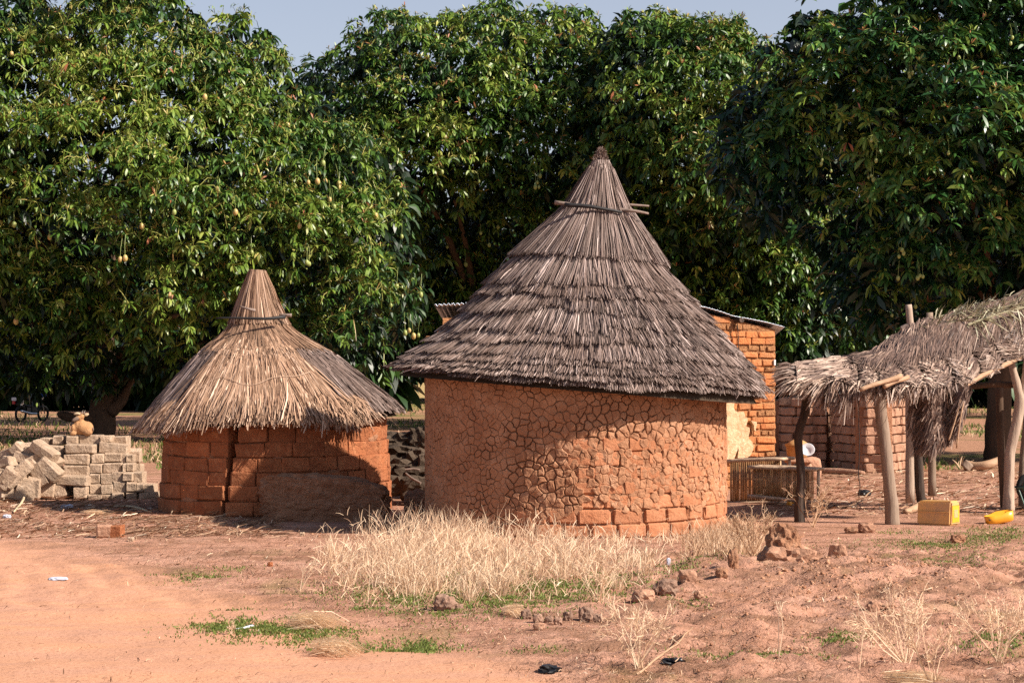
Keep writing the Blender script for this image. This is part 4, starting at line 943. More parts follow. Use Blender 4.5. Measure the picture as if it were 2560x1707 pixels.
# the tumbled heap at the left end
for (x, y, a, ww, hh, Y_) in ((470, 880, 0.75, 0.46, 0.24, 32.1), (420, 700, 0.55, 0.5, 0.2, 32.2), (150, 930, -0.75, 0.62, 0.22, 31.9), (60, 960, -0.9, 0.4, 0.25, 31.85), (230, 1070, 0.25, 0.36, 0.34, 32.0),
                              (60, 1100, 0.1, 0.34, 0.26, 31.95), (320, 1060, 0.12, 0.24, 0.36, 32.05), (170, 690, 0.75, 0.24, 0.22, 32.4), (290, 660, 0.1, 0.26, 0.13, 32.6), (220, 770, 0.3, 0.34, 0.18, 32.3), (90, 740, -0.3, 0.3, 0.2, 32.5),
                              (330, 790, -0.5, 0.4, 0.2, 32.25), (380, 930, 1.1, 0.42, 0.2, 32.1), (290, 700, 0.4, 0.22, 0.14, 32.4), (40, 830, -0.4, 0.4, 0.16, 32.2), (120, 820, 0.25, 0.36, 0.2, 32.35), (250, 880, -0.75, 0.4, 0.22, 32.15),
                              (-60, 900, 0.2, 0.4, 0.2, 32.2), (-90, 1060, 0.1, 0.4, 0.26, 32.1), (-40, 1000, -0.5, 0.4, 0.22, 32.1), (340, 900, 0.2, 0.3, 0.22, 32.4), (200, 980, 0.1, 0.34, 0.24, 32.3), (480, 780, 0.6, 0.4, 0.2, 32.4),
                              (440, 1000, -0.2, 0.3, 0.22, 32.35), (100, 1000, 0.2, 0.4, 0.24, 32.3), (260, 620 + 180, 0.1, 0.36, 0.2, 32.6), (400, 860, 0.05, 0.4, 0.2, 32.6), (160, 900, 0.0, 0.4, 0.2, 32.6), (20, 1110, 0, 0.4, 0.2, 32.4)):
    c = P(x / 3.92, 950 + y / 3.92, Y_); brick(pile, inv @ (c + Vector((0, 0.13, 0))), (ww * 0.85, 0.26, hh * 0.95), random.uniform(-.5, .5), ry=a, rx=random.uniform(-.15, .15))
# rear rows hold the front ones up
for (x0, x1, y0, y1) in ((170, 330, 1205, 1240), (170, 330, 1160, 1203), (165, 320, 1122, 1160), (170, 300, 1090, 1120)):
    k = x0
    while k < x1: pb(k, k + 36, y0, y1, 33.05, 0.3); k += 37
# the goat
gq = P(203, 1089, 33.0); goat = thing('goat', 'small tan goat lying on top of the brick pile, ears spread', 'goat', gq)
ell_ = [((0.085, 0.04, 0.112), (.098, .12, .112)), ((0.02, 0.02, 0.12), (.12, .12, .118)), ((-0.05, 0.0, 0.13), (.075, .08, .125)), ((-0.012, 0.0, 0.215), (.054, .05, .095)), ((0.012, -0.015, 0.30), (.043, .046, .042)),
        ((-0.04, -0.045, 0.28), (.055, .03, .03)), ((0.115, -0.065, 0.05), (.075, .045, .05)), ((-0.115, -0.05, 0.12), (.036, .042, .062)), ((-0.11, -0.085, 0.035), (.055, .032, .034))]
pt_ = []
for c_, r_ in ell_:
    V, F = lump((2, 2, 2), 3, 0.0, 3, 0.0); pt_.append((V * np.array(r_) + np.array(c_), F))
V, F = join(pt_); ob = smooth_obj(mesh('body', V, F, M['goat'], goat)); m1 = ob.modifiers.new('blend', 'REMESH'); m1.mode = 'VOXEL'; m1.voxel_size = 0.011; m1.use_smooth_shade = True
m2_ = ob.modifiers.new('soft', 'SMOOTH'); m2_.iterations = 4; m2_.factor = 0.6
V, F = lump((0.13, 0.07, 0.065), 5, 0.1, 3, 0.1); o = smooth_obj(mesh('muzzle', V, F, M['goatgrey'], goat)); o.location = (-0.072, -0.065, 0.258); o.rotation_euler = (0, -0.5, 0.4)
for (a, b, c) in (((-0.015, -0.01, 0.335), (-0.06, -0.005, 0.345), (-0.115, 0.0, 0.335)), ((0.05, -0.015, 0.32), (0.08, -0.01, 0.325), (0.12, 0.0, 0.34))):
    V, F = tube(spline([Vector(a), Vector(b), Vector(c)], 3), [0.012, 0.018, 0.022, 0.023, 0.021, 0.014, 0.005], 8); V[:, 1] = V[:, 1] * 0.5
    smooth_obj(mesh('ear', V, F, M['ear'], goat))
for sx_ in (0.012, 0.045):
    V, F = tube(spline([Vector((sx_, -0.01, 0.34)), Vector((sx_ + 0.005, 0.0, 0.37)), Vector((sx_ + 0.015, 0.02, 0.395))], 3), np.linspace(0.011, 0.004, 7), 6); smooth_obj(mesh('horn', V, F, M['horn'], goat))
V, F = tube([Vector((0.16, 0.02, 0.13)), Vector((0.185, 0.0, 0.11)), Vector((0.19, -0.01, 0.07))], [0.016, 0.013, 0.006], 7); smooth_obj(mesh('tail', V, F, M['goatgrey'], goat))

# ------------------------------------------------------------------ mat shelter on crooked posts
random.seed(31)
shed = thing('mat_shelter', 'open shelter on crooked posts roofed with woven palm mats, at the right', 'shelter', gp(2300, 29.0))
def post(name, pts, r, mat, Y, wob=0.012, n=10, label=None):
    q = spline([P(a, b, (Y if c is None else c)) for a, b, c in [(p + (None,))[:3] for p in pts]], 4)
    rr = np.interp(np.linspace(0, 1, len(q)), np.linspace(0, 1, len(r)), r) if hasattr(r, '__len__') else [r] * len(q)
    V, F = tube(q, [a * (0.86 if name == 'post' else 0.8) for a in rr], n, wob, int(pts[0][0])); o = smooth_obj(mesh(name, V, F, M[mat], shed, world=True))
    if label: o['label'] = label
    return o
post('post', [(2001, 1312), (1999, 1270), (2003, 1200), (1998, 1130), (1996, 1085), (2012, 1030), (2020, 965)], [0.085, 0.08, 0.066, 0.062, 0.066, 0.07, 0.075], 'darkpost', 27.6, label='blackened curved post at the left corner')
post('post', [(2231, 1314), (2229, 1265), (2222, 1200), (2214, 1120), (2203, 1040), (2195, 960)], [0.115, 0.105, 0.092, 0.09, 0.092, 0.095], 'post', 27.2, label='leaning grey brown post')
post('post', [(2312, 1262), (2302, 1245), (2297, 1180), (2292, 1100), (2284, 1040), (2290, 960)], [0.12, 0.08, 0.075, 0.08, 0.095, 0.09], 'darkpost', 30.6)
post('post', [(2521, 1282), (2523, 1210), (2526, 1130), (2541, 1060), (2551, 1005), (2546, 975), (2534, 930), (2527, 893)], [0.10, 0.085, 0.082, 0.082, 0.09, 0.075, 0.06, 0.055], 'palepost', 29.3, label='pale forked post')
post('post', [(2551, 1005), (2560, 970), (2566, 920), (2568, 880)], [0.075, 0.06, 0.055, 0.05], 'palepost', 29.3)
post('post', [(2512, 1272), (2508, 1200), (2502, 1100), (2498, 960)], [0.07, 0.066, 0.06, 0.06], 'bark', 30.4)
post('post', [(2557, 1275), (2556, 1190), (2562, 1100), (2575, 980)], [0.075, 0.065, 0.06, 0.06], 'post', 30.2)
post('post', [(2276, 1255), (2275, 1100), (2272, 900), (2277, 830), (2272, 762)], [0.08, 0.075, 0.07, 0.058, 0.052], 'palepost', 30.6, label='tall back post whose top sticks out above the mats')
post('post', [(2330, 1240), (2328, 1000), (2324, 782)], [0.07, 0.06, 0.06], 'post', 30.6)
post('post', [(2640, 1290), (2645, 1000), (2650, 850)], 0.085, 'post', 28.9)
post('pole', [(2276, 812), (2262, 818), (2252, 822)], 0.05, 'greystick', 30.6)
post('rafter', [(2150, 973, 26.75), (2200, 957, 26.85), (2252, 940, 27.0)], [0.034, 0.04, 0.042], 'pole', 27, label='split pole end jutting past the mats')
post('rafter', [(2209, 968, 26.9), (2235, 955, 27.0), (2270, 942, 27.2)], 0.038, 'pole', 27)
post('rafter', [(2408, 966, 28.0), (2470, 932, 28.4), (2530, 903, 28.8), (2620, 855, 29.4)], 0.042, 'pole', 28, label='long pale pole along the right front edge')
post('beam', [(2405, 968, 29.4), (2480, 960, 29.4), (2530, 962, 29.4), (2620, 960, 29.4)], 0.055, 'bark', 29)
post('beam', [(1965, 944, 27.5), (2020, 948, 27.5), (2100, 952, 27.4), (2200, 955, 27.3)], 0.035, 'post', 27)
post('beam', [(2020, 940, 28.4), (2160, 922, 28.5), (2290, 850, 28.7), (2460, 795, 29), (2640, 745, 29.5)], 0.05, 'post', 32)
post('pole', [(1966, 946, 27.4), (1985, 945, 27.4)], 0.04, 'darkpost', 27)
front = [(1992, 955, 27.0), (2100, 958, 26.9), (2200, 962, 27.0), (2300, 965, 27.4), (2410, 958, 28.0), (2520, 904, 28.7), (2640, 845, 29.5), (2760, 800, 30)]
back = [(1985, 922, 28.4), (2080, 917, 28.4), (2165, 903, 28.5), (2230, 858, 28.6), (2300, 822, 28.7), (2400, 785, 28.9), (2520, 752, 29.15), (2760, 700, 30)]
fa = np.array([P(*p) for p in front]); ba = np.array([P(*p) for p in back]); tf = np.linspace(0, 1, 8)
def rs(u, v, o=0.0):
    A = np.stack([np.interp(u, tf, fa[:, k]) for k in range(3)], 1); B = np.stack([np.interp(u, tf, ba[:, k]) for k in range(3)], 1)
    v = np.asarray(v)[:, None]; p = A * (1 - v) + B * v
    p[:, 2] += (0.10 * np.sin(v[:, 0] * PI) * (1) + (fbm(np.column_stack([p[:, 0] * 2.2, p[:, 1] * 2.2, p[:, 0] * 0]), 3) - .5) * 0.16) + o
    return p
nu, nv = 60, 26; U_, V_ = np.meshgrid(np.linspace(0, 1, nu), np.linspace(0, 1, nv)); Vv = rs(U_.ravel(), V_.ravel(), -0.03); F = []
for j in range(nv - 1):
    for i in range(nu - 1): F.append((j * nu + i, j * nu + i + 1, (j + 1) * nu + i + 1, (j + 1) * nu + i))
mesh('mat_core', Vv, F, M['undercone'], shed, world=True, smooth=True)
def mats(n, u0, u1, v0, v1, du, dv, w, tm, ts, mat='palm', herring=None, off=(0.0, 0.05), seed=0, drop=0.0, name='palm_mat', label=None):
    u = rng.uniform(u0, u1, n); v = rng.uniform(v0, v1, n)
    a = np.stack([u * 14, v * 6, u * 0 + seed], 1)
    su = du * rng.uniform(0.5, 1.3, n) + (vnoise(a, seed) - .5) * 0.03; sv = dv * rng.uniform(0.6, 1.3, n)
    if herring:
        band = (np.floor((u * herring + (vnoise(a, seed + 1) - .5) * 0.8)) % 2) * 2 - 1; su = su * band
    o = rng.uniform(off[0], off[1], n)
    p0 = rs(u, v, 0.0); p0[:, 2] += o; p2 = rs(np.clip(u + su, 0, 1), np.clip(v + sv, -0.05, 1), 0.0); p2[:, 2] += o + rng.normal(0, 0.012, n) - drop * rng.random(n); p1 = (p0 + p2) / 2; p1[:, 2] += 0.012
    V, F = strands(p0, p1, p2, w * rng.uniform(0.6, 1.4, n), np.array([0, -0.55, 0.8]) + rng.normal(0, 0.28, (n, 3)), 0.4)
    tt = np.clip(rng.normal(tm, ts, n) + (vnoise(a * np.array([1.5, 1.5, 1]), seed + 3) - .5) * 0.5, 0, 1)
    m_ = mesh(name, V, F, M[mat], shed, rep(tt, 6), world=True); m_['kind'] = 'stuff'
    if label: m_['label'] = label
mats(7500, 0.10, 1.0, 0.0, 0.60, 0.026, -0.07, 0.018, 0.52, 0.26, herring=24, seed=1, label='herringbone weave of brown palm leaflets')
mats(9000, 0.26, 1.0, 0.45, 1.05, -0.045, -0.20, 0.013, 0.36, 0.20, seed=2, off=(0.03, 0.08), label='smooth dark grey mat on the upper slope')
mats(2400, 0.01, 0.19, 0.0, 1.0, -0.055, -0.10, 0.020, 0.72, 0.22, seed=3, off=(0.0, 0.07), drop=0.02, label='pale stalk bundle at the left end')
mats(1600, 0.12, 0.42, 0.45, 1.0, 0.03, -0.10, 0.016, 0.5, 0.25, seed=4, off=(0.0, 0.06))
def fringe(n, u0, u1, ln, dirx, dz, dy, w, tm, mat='palm', name='fringe', v=(0.0, 0.06), label=None, seed=0):
    u = rng.uniform(u0, u1, n); p0 = rs(u, rng.uniform(v[0], v[1], n)); L_ = ln * rng.uniform(0.45, 1.15, n) * (0.7 + 0.6 * vnoise(np.stack([u * 60, u * 0, u * 0], 1), seed))
    d = unit(np.stack([rng.normal(dirx, 0.35, n), np.full(n, dy) + rng.normal(0, .25, n), rng.normal(dz, 0.2, n)], 1)) * L_[:, None]
    p1 = p0 + d * 0.55 + np.array([0, 0, 0.02]); p2 = p0 + d - np.array([0, 0, 1]) * (L_ * 0.12)[:, None]
    V, F = strands(p0, p1, p2, w * rng.uniform(0.6, 1.4, n), None, 0.4)
    m_ = mesh(name, V, F, M[mat], shed, rep(np.clip(rng.normal(tm, 0.25, n), 0, 1), 6), world=True); m_['kind'] = 'stuff'
    if label: m_['label'] = label
fringe(800, 0.0, 0.14, 0.30, -1.0, -0.35, -0.22, 0.018, 0.72, label='pale stalk ends splayed over the left corner', seed=1)
fringe(600, 0.0, 0.03, 0.24, -1.2, -0.1, 0.0, 0.018, 0.6, v=(0, 1), seed=2)
fringe(1500, 0.12, 0.56, 0.26, -0.55, -0.5, -0.25, 0.017, 0.62, seed=3)
fringe(500, 0.10, 0.20, 0.42, -0.5, -0.9, -0.2, 0.018, 0.55, seed=4)
# torn mat hanging down in the middle
n = 2600; px = rng.uniform(2290, 2434, n); f = rng.random(n) ** 0.8; L_ = np.interp(px, [2290, 2320, 2375, 2434], [90, 185, 190, 130]) 
xx = px - (f * 0.16) * (px - 2350) - 22 * f; y0 = 958 + f * L_ * 0.8
p0 = np.array([P(a, b, 27.9 + 0.15 * math.sin(a * .08)) for a, b in zip(xx, y0)]); dl = rng.uniform(0.12, 0.26, n)
d = unit(np.stack([rng.normal(-0.32, 0.16, n), rng.normal(0, 0.1, n), np.full(n, -1.0)], 1)) * dl[:, None]
V, F = strands(p0 + rng.normal(0, .015, (n, 3)), p0 + d * 0.5, p0 + d, 0.017 * rng.uniform(.6, 1.4, n), np.array([0, -1.0, 0.2]) + rng.normal(0, .5, (n, 3)), 0.4)
o = mesh('hanging_mat', V, F, M['palm'], shed, rep(np.clip(rng.normal(0.45, 0.25, n), 0, 1), 6), world=True); o['kind'] = 'stuff'; o['label'] = 'torn palm mat hanging below the front edge'
for pts in ([(2412, 965, 27.8), (2400, 1010, 27.75), (2380, 1075, 27.7), (2372, 1100, 27.7)], [(2418, 968, 27.8), (2402, 1040, 27.7), (2392, 1120, 27.7)]):
    post('pole', pts, 0.014, 'pole', 27.8, 0.004, 6)
# faded palm fronds thrown over the ridge
def frond(pts, nleaf, ln, mat='palm_green', up=0.6, side=1, tm=0.5):
    q = spline([P(*p) for p in pts], 6); V0, F0 = tube(q, np.linspace(0.018, 0.006, len(q)), 5)
    qa = np.array([tuple(a) for a in q]); t = rng.uniform(0.02, 1, nleaf) * (len(q) - 1); i = np.clip(t.astype(int), 0, len(q) - 2); p = qa[i] + (qa[i + 1] - qa[i]) * (t - i)[:, None]
    tan = unit(qa[i + 1] - qa[i]); sg = np.where(rng.random(nleaf) < 0.5, -1, 1)
    d = unit(tan * rng.uniform(0.3, 1.0, nleaf)[:, None] + np.stack([rng.normal(0, .2, nleaf), sg * 0.5, rng.normal(up, 0.5, nleaf)], 1)); l = (ln * rng.uniform(.5, 1.2, nleaf))[:, None]
    V, F = strands(p, p + d * l * .55, p + d * l - np.array([0, 0, 1]) * l * rng.uniform(0, .5, (nleaf, 1)), np.full(nleaf, 0.016), None, 0.3)
    m_ = mesh('palm_frond', np.concatenate([V0, V]), F0 + [tuple(r + len(V0)) for r in F.tolist() and F], M[mat], shed, np.concatenate([np.full(len(V0), 0.7), rep(np.clip(rng.normal(tm, .25, nleaf), 0, 1), 6)]), world=True)
frond([(2190, 888, 28.5), (2300, 835, 28.6), (2420, 795, 28.8), (2600, 755, 29.3)], 150, 0.26, tm=0.35, up=0.3)
frond([(2240, 858, 28.6), (2380, 803, 28.8), (2500, 770, 29.05), (2640, 742, 29.5)], 150, 0.30, up=0.5)
frond([(2330, 808, 28.7), (2450, 775, 29), (2640, 732, 29.5)], 130, 0.30, up=0.7, tm=0.7)
frond([(2420, 812, 28.7), (2520, 778, 28.9), (2660, 748, 29.3)], 110, 0.30, up=-0.1, tm=0.8)
frond([(2138, 926, 28.6), (2160, 908, 28.8), (2190, 888, 29), (2240, 848, 29.4)], 26, 0.25, up=-0.1, tm=0.8)
frond([(2190, 905, 28.8), (2205, 885, 28.8), (2225, 868, 28.8), (2238, 872, 28.8), (2232, 890, 28.7)], 60, 0.16, up=-0.9, tm=0.98)
# torn strips that hang from the mats
post('twine', [(2147, 985, 27.2), (2147, 1060, 27.2), (2149, 1120, 27.2), (2146, 1180, 27.2), (2150, 1215, 27.2), (2147, 1242, 27.2)], 0.007, 'blackstick', 27.2, 0.004, 5, label='twine hanging from the front edge')
post('twine', [(2080, 1000, 27.1), (2077, 1020, 27.1), (2086, 1032, 27.1), (2094, 1015, 27.1)], 0.006, 'blackstick', 27.1, 0.003, 5)

# ------------------------------------------------------------------ bamboo benches tipped on their sides
def bench(label, x0, x1, yt0, yt1, yb0, yb1, Y0_, Y1_, ns, depth, seed):
    random.seed(seed); a = gp((x0 + x1) / 2, (Y0_ + Y1_) / 2); b = thing('bamboo_bench', label, 'bench', a)
    A0, A1, B0, B1 = P(x0, yt0, Y0_), P(x1, yt1, Y1_), P(x0, yb0, Y0_), P(x1, yb1, Y1_)
    nrm = Vector((-(A1 - A0).y, (A1 - A0).x, 0)).normalized() * depth
    def rail(p, q, r=0.028):
        V, F = tube(spline([p, p.lerp(q, .5) + Vector((0, 0, .006)), q], 3), np.linspace(r, r * .85, 7), 8, 0.004); smooth_obj(mesh('rail', V, F, M['bamboopole'], b, world=True))
    e = (A1 - A0).normalized() * 0.06
    rail(A0 - e, A1 + e); rail(B0 - e, B1 + e); rail(A0 - e + nrm, A1 + e + nrm); rail(B0 - e + nrm, B1 + e + nrm)
    for k_ in range(ns):
        t = (k_ + 0.5) / ns; p = A0.lerp(A1, t) + nrm * 0.12; q = B0.lerp(B1, t) + nrm * 0.12
        V, F = tube([p, p.lerp(q, .5) + Vector((random.uniform(-.004, .004), 0, 0)), q], (A1 - A0).length / ns * random.uniform(.42, .56), 6); smooth_obj(mesh('slat', V, F, M['bamboo'], b, world=True))
    for t in (0.03, 0.97):
        for (p, q) in ((A0.lerp(A1, t), A0.lerp(A1, t) + nrm), (B0.lerp(B1, t), B0.lerp(B1, t) + nrm), (A0.lerp(A1, t) + nrm, B0.lerp(B1, t) + nrm)):
            V, F = tube([p, q], 0.024, 7); smooth_obj(mesh('leg', V, F, M['bamboopole'], b, world=True))
bench('bamboo slat bench on its side, touching the taller hut', 1822, 1950, 1152, 1148, 1258, 1257, 31.4, 31.0, 26, 0.42, 1)
bench('bamboo slat bench on its side behind the blackened shelter post', 1880, 2032, 1168, 1174, 1240, 1256, 30.6, 30.2, 34, 0.34, 2)

# ------------------------------------------------------------------ things standing about
def box_obj(name, dims, mat, parent=None, loc=(0, 0, 0), bev=0.01, rot=(0, 0, 0), taper=None, jit=0):
    bm = bmesh.new(); bmesh.ops.create_cube(bm, size=1); bmesh.ops.scale(bm, vec=dims, verts=bm.verts)
    if taper: taper(bm)
    if bev: bmesh.ops.bevel(bm, geom=bm.edges[:], offset=bev, segments=2, affect='EDGES')
    if jit:
        for v in bm.verts: v.co += Vector([random.uniform(-jit, jit) for _ in range(3)])
    me = bpy.data.meshes.new(name); bm.to_mesh(me); bm.free(); me.materials.append(M[mat]); o = bpy.data.objects.new(name, me); link(o, parent); o.location = loc; o.rotation_euler = rot
    return o
# rusty bucket with its lid, on a clay stool, and an enamel bowl
g = gp(1996, 37.5); st = thing('clay_stool', 'lumpy clay stool carrying the rusty bucket in the enclosure corner', 'stool', g)
for x_, w_ in ((-0.14, 0.13), (0.16, 0.16)):
    V, F = lump((w_, 0.2, 0.36), 3 + int(w_ * 100), 0.5, 3, 0.15); smooth_obj(mesh('leg', V + np.array([x_, 0, 0.17]), F, M['ruinbrick'], st))
V, F = lump((0.5, 0.34, 0.10), 8, 0.7, 3, 0.12); smooth_obj(mesh('seat', V + np.array([0, 0, 0.37]), F, M['ruinbrick'], st))
bk = thing('bucket', 'rusty enamel bucket with pointed lid, left of the blackened post', 'bucket', P(1994, 1146, 37.5))
V, F = lathe([(0.001, 0), (0.14, 0.005), (0.19, 0.06), (0.205, 0.22), (0.215, 0.225), (0.215, 0.215)], 22); smooth_obj(mesh('body', V, F, M['rust'], bk))
V, F = lathe([(0.225, 0.225), (0.23, 0.245), (0.12, 0.31), (0.03, 0.36), (0.001, 0.365)], 22); smooth_obj(mesh('lid', V, F, M['rust'], bk))
V, F = tube([Vector((-0.03, 0, 0.36)), Vector((0, 0, 0.39)), Vector((0.04, 0, 0.38))], 0.014, 6); smooth_obj(mesh('handle', V, F, M['rust'], bk))
V, F = lathe([(0.001, -0.02), (0.07, -0.015), (0.115, 0.04), (0.125, 0.045), (0.115, 0.05), (0.065, 0.0), (0.001, -0.008)], 22); bo = smooth_obj(mesh('bowl', V, F, M['enamel'])); bo.location = P(2019, 1126, 37.1); bo.rotation_euler = (math.radians(62), math.radians(-12), 0)
tag(bo, 'white enamel bowl tipped towards the viewer, just right of the blackened post', 'bowl')
V, F = lump((0.34, 0.34, 0.34), 8, 0.5, 3, 0.2); o = smooth_obj(mesh('clay_block', V + np.array([0, 0, .16]), F, M['ruinbrick'])); o.location = gp(2030, 37.6); o.scale = (1, 1, 1.3); tag(o, 'upright clay block that props the enamel bowl', 'block')

# jerrycan lying down
g = G(2352, 1313); jc = thing('jerrycan', 'dusty yellow plastic jerrycan lying on its side under the shelter', 'jerrycan', g + Vector((0, 0.15, 0)), rz=math.radians(-36))
def tp(bm):
    for v in bm.verts:
        if v.co.z > 0 and v.co.x < 0: v.co.z *= 0.88
        if v.co.z > 0: v.co.y *= 0.80
        if v.co.z > 0 and v.co.x > 0: v.co.z *= 0.95
box_obj('body', (0.47, 0.30, 0.32), 'jerry', jc, (0, 0, 0.16), 0.022, taper=tp)
box_obj('end_panel', (0.012, 0.22, 0.22), 'yplastic', jc, (0.234, 0, 0.145), 0.005)
M['blotch'] = plain('worn_pink_print', (0.62, 0.25, 0.16), 0.6, col2=(0.76, 0.42, 0.12), sc=30)
box_obj('worn_print', (0.006, 0.11, 0.10), 'blotch', jc, (0.2405, 0.0, 0.15), 0)
box_obj('rib', (0.42, 0.012, 0.012), 'jerry', jc, (0, -0.146, 0.17), 0.004)
V, F = tube(spline([Vector((0.05, 0, 0.25)), Vector((0.0, 0, 0.272)), Vector((-0.08, 0, 0.26))], 3), 0.013, 7); smooth_obj(mesh('handle', V, F, M['jerry'], jc))
V, F = tube([Vector((-0.22, 0.05, 0.2)), Vector((-0.25, 0.05, 0.2))], 0.03, 10); smooth_obj(mesh('spout', V, F, M['jerry'], jc))
# cut-open basin
g = G(2505, 1311); tr = thing('basin', 'orange-yellow plastic basin cut from a container, at the right edge', 'basin', g + Vector((0, 0.12, 0.01)), rz=math.radians(8)); tr.rotation_euler = (0, math.radians(-9), math.radians(8))
bm = bmesh.new(); n = 28; rings = []
for (sx_, sy_, z) in ((0.78, 0.7, 0.0), (0.95, 0.92, 0.02), (1.0, 1.0, 0.115), (0.965, 0.93, 0.115), (0.90, 0.85, 0.025), (0.7, 0.6, 0.015)):
    ring = []
    for k in range(n):
        a = 2 * PI * k / n; cx_, cy_ = math.copysign(abs(math.cos(a)) ** 0.5, math.cos(a)), math.copysign(abs(math.sin(a)) ** 0.6, math.sin(a))
        zz_ = z + (0.025 * (cx_ > 0) * (z > .1)); ring.append(bm.verts.new((cx_ * 0.185 * sx_, cy_ * 0.11 * sy_, zz_)))
    rings.append(ring)
for a, b in zip(rings, rings[1:]):
    for k in range(n): bm.faces.new((a[k], a[(k + 1) % n], b[(k + 1) % n], b[k]))
bm.faces.new(rings[0][::-1]); bm.faces.new(rings[-1]); me = bpy.data.meshes.new('shell'); bm.to_mesh(me); bm.free(); me.materials.append(M['yplastic']); o = link(bpy.data.objects.new('shell', me), tr); smooth_obj(o)
V, F = lathe([(0.001, 0), (0.010, 0), (0.010, 0.012), (0.001, 0.012)], 8); o = mesh('rivet_hole', V, F, M['blackstick'], tr); o.location = (-0.165, -0.085, 0.07); o.rotation_euler = (PI / 2, 0, 0)
# wheelbarrow at the edge of the frame
g = gp(2575, 29.8); wb = thing('wheelbarrow', 'wheelbarrow with teal frame and black tyre, cut by the right edge', 'wheelbarrow', g)
c = P(2575, 1218, 29.8) - g
V, F = tube([c + Vector((0.0 + 0.16 * math.cos(a), 0, 0.17 * math.sin(a))) for a in np.linspace(0, 2 * PI, 24, endpoint=False)], 0.04, 8, closed=True); smooth_obj(mesh('tyre', V, F, M['tyre'], wb))
V, F = tube([c + Vector((0, -0.03, 0)), c + Vector((0, 0.03, 0))], 0.11, 16); smooth_obj(mesh('rim', V, F, M['teal'], wb))
for dy in (-0.09, 0.09):
    V, F = tube([c + Vector((-0.2, dy, -0.0)), c + Vector((0.5, dy * 1.5, 0.04)), c + Vector((1.3, dy * 2.5, 0.25))], 0.018, 7); smooth_obj(mesh('handle', V, F, M['teal'], wb))
def tb(bm):
    for v in bm.verts:
        if v.co.z < 0: v.co.x *= 0.6; v.co.y *= 0.6
box_obj('tray', (0.8, 0.55, 0.28), 'teal', wb, c + Vector((0.62, 0, 0.22)), 0.02, taper=tb)
for dx in (0.5, 0.8):
    V, F = tube([c + Vector((dx, -0.15, 0.03)), c + Vector((dx, -0.15, -0.19))], 0.015, 6); mesh('leg', V, F, M['teal'], wb)
V, F = tube([c + Vector((-0.18, -0.08, -0.02)), c + Vector((-0.12, -0.16, -0.23)), c + Vector((0.1, -0.16, -0.25))], 0.012, 6); mesh('front_stay', V, F, M['teal'], wb)
# logs
def log(label, pts, r, mat='post', name='log', cat='log', n=9):
    q = spline([Vector(p) for p in pts], 4); V, F = tube(q, np.interp(np.linspace(0, 1, len(q)), np.linspace(0, 1, len(r)), r), n, 0.012, int(pts[0][0] * 10)); o = smooth_obj(mesh(name, V, F, M[mat])); return tag(o, label, cat)
def gz(px, Y, z): a = gp(px, Y); a.z = z; return a
log('pale crooked log lying on the ground behind the shelter', [gz(2418, 41.6, 0.08), gz(2440, 41.4, 0.07), gz(2470, 41.3, 0.12), (gz(2500, 41.5, 0.2))], [0.11, 0.09, 0.085, 0.08], 'pole')
log('short thick stump at the left end of the crooked log', [gz(2412, 41.3, 0.05), gz(2424, 41.3, 0.16)], [0.11, 0.09], 'post', 'stump', 'stump')
log('short log with a charred tip beside the yellow jerrycan', [gz(2262, 29.0, 0.045), gz(2275, 29.1, 0.05), gz(2300, 29.4, 0.09)], [0.035, 0.045, 0.06], 'pole')
log('dead branch lying left of the brick enclosure door', [gz(2040, 40.2, 0.05), gz(2100, 39.9, 0.06), gz(2160, 39.6, 0.04)], [0.05, 0.06, 0.04], 'ruinbrick', 'branch', 'branch')
stone(2164, 1240, 36, 16, 'black shoe-like scrap below the hanging twine', 'bag', 'scrap', 'scrap', 0.2, 4)
# small yellow cup
g = G(1973, 1263); cu = thing('cup', 'tiny yellow plastic funnel cup in front of the bamboo benches', 'cup', g)
V, F = lathe([(0.04, 0), (0.043, 0.012), (0.03, 0.05), (0.012, 0.075), (0.010, 0.1), (0.001, 0.1)], 14); smooth_obj(mesh('bowl', V, F, M['yplastic'], cu)); box_obj('handle', (0.05, 0.01, 0.02), 'yplastic', cu, (0.045, 0, 0.03), 0.003)

# motorcycle under the left tree
g = gp(80, 79.0); mb = thing('motorcycle', 'dark motorcycle with red tail lamp parked under the left mango tree', 'motorcycle', g, rz=math.radians(62))
for x_, nm in ((-0.62, 0), (0.62, 1)):
    V, F = tube([Vector((x_ + 0.27 * math.cos(a), 0, 0.30 + 0.27 * math.sin(a))) for a in np.linspace(0, 2 * PI, 24, endpoint=False)], 0.045, 8, closed=True); w = smooth_obj(mesh('wheel', V, F, M['tyre'], mb))
    V, F = tube([Vector((x_ + 0.225 * math.cos(a), 0, 0.30 + 0.225 * math.sin(a))) for a in np.linspace(0, 2 * PI, 24, endpoint=False)], 0.014, 6, closed=True); mesh('rim', V, F, M['steel'], w, world=True)
    sp = [tube([Vector((x_, 0, 0.3)), Vector((x_ + 0.22 * math.cos(a), 0, 0.3 + 0.22 * math.sin(a)))], 0.006, 4) for a in np.linspace(0, 2 * PI, 9)[:-1]]; V, F = join(sp); mesh('spokes', V, F, M['steel'], w, world=True)
def mbp(name, pts, r, mat): V, F = tube(spline([Vector(p) for p in pts], 3), r, 8); return smooth_obj(mesh(name, V, F, M[mat], mb))
mbp('frame', [(0.35, 0, 0.85), (0.0, 0, 0.62), (-0.3, 0, 0.6), (-0.75, 0, 0.78)], 0.045, 'blackpaint'); mbp('fork', [(0.62, 0.08, 0.3), (0.45, 0.08, 0.75), (0.38, 0.07, 1.0)], 0.022, 'steel'); mbp('fork', [(0.62, -0.08, 0.3), (0.45, -0.08, 0.75), (0.38, -0.07, 1.0)], 0.022, 'steel')
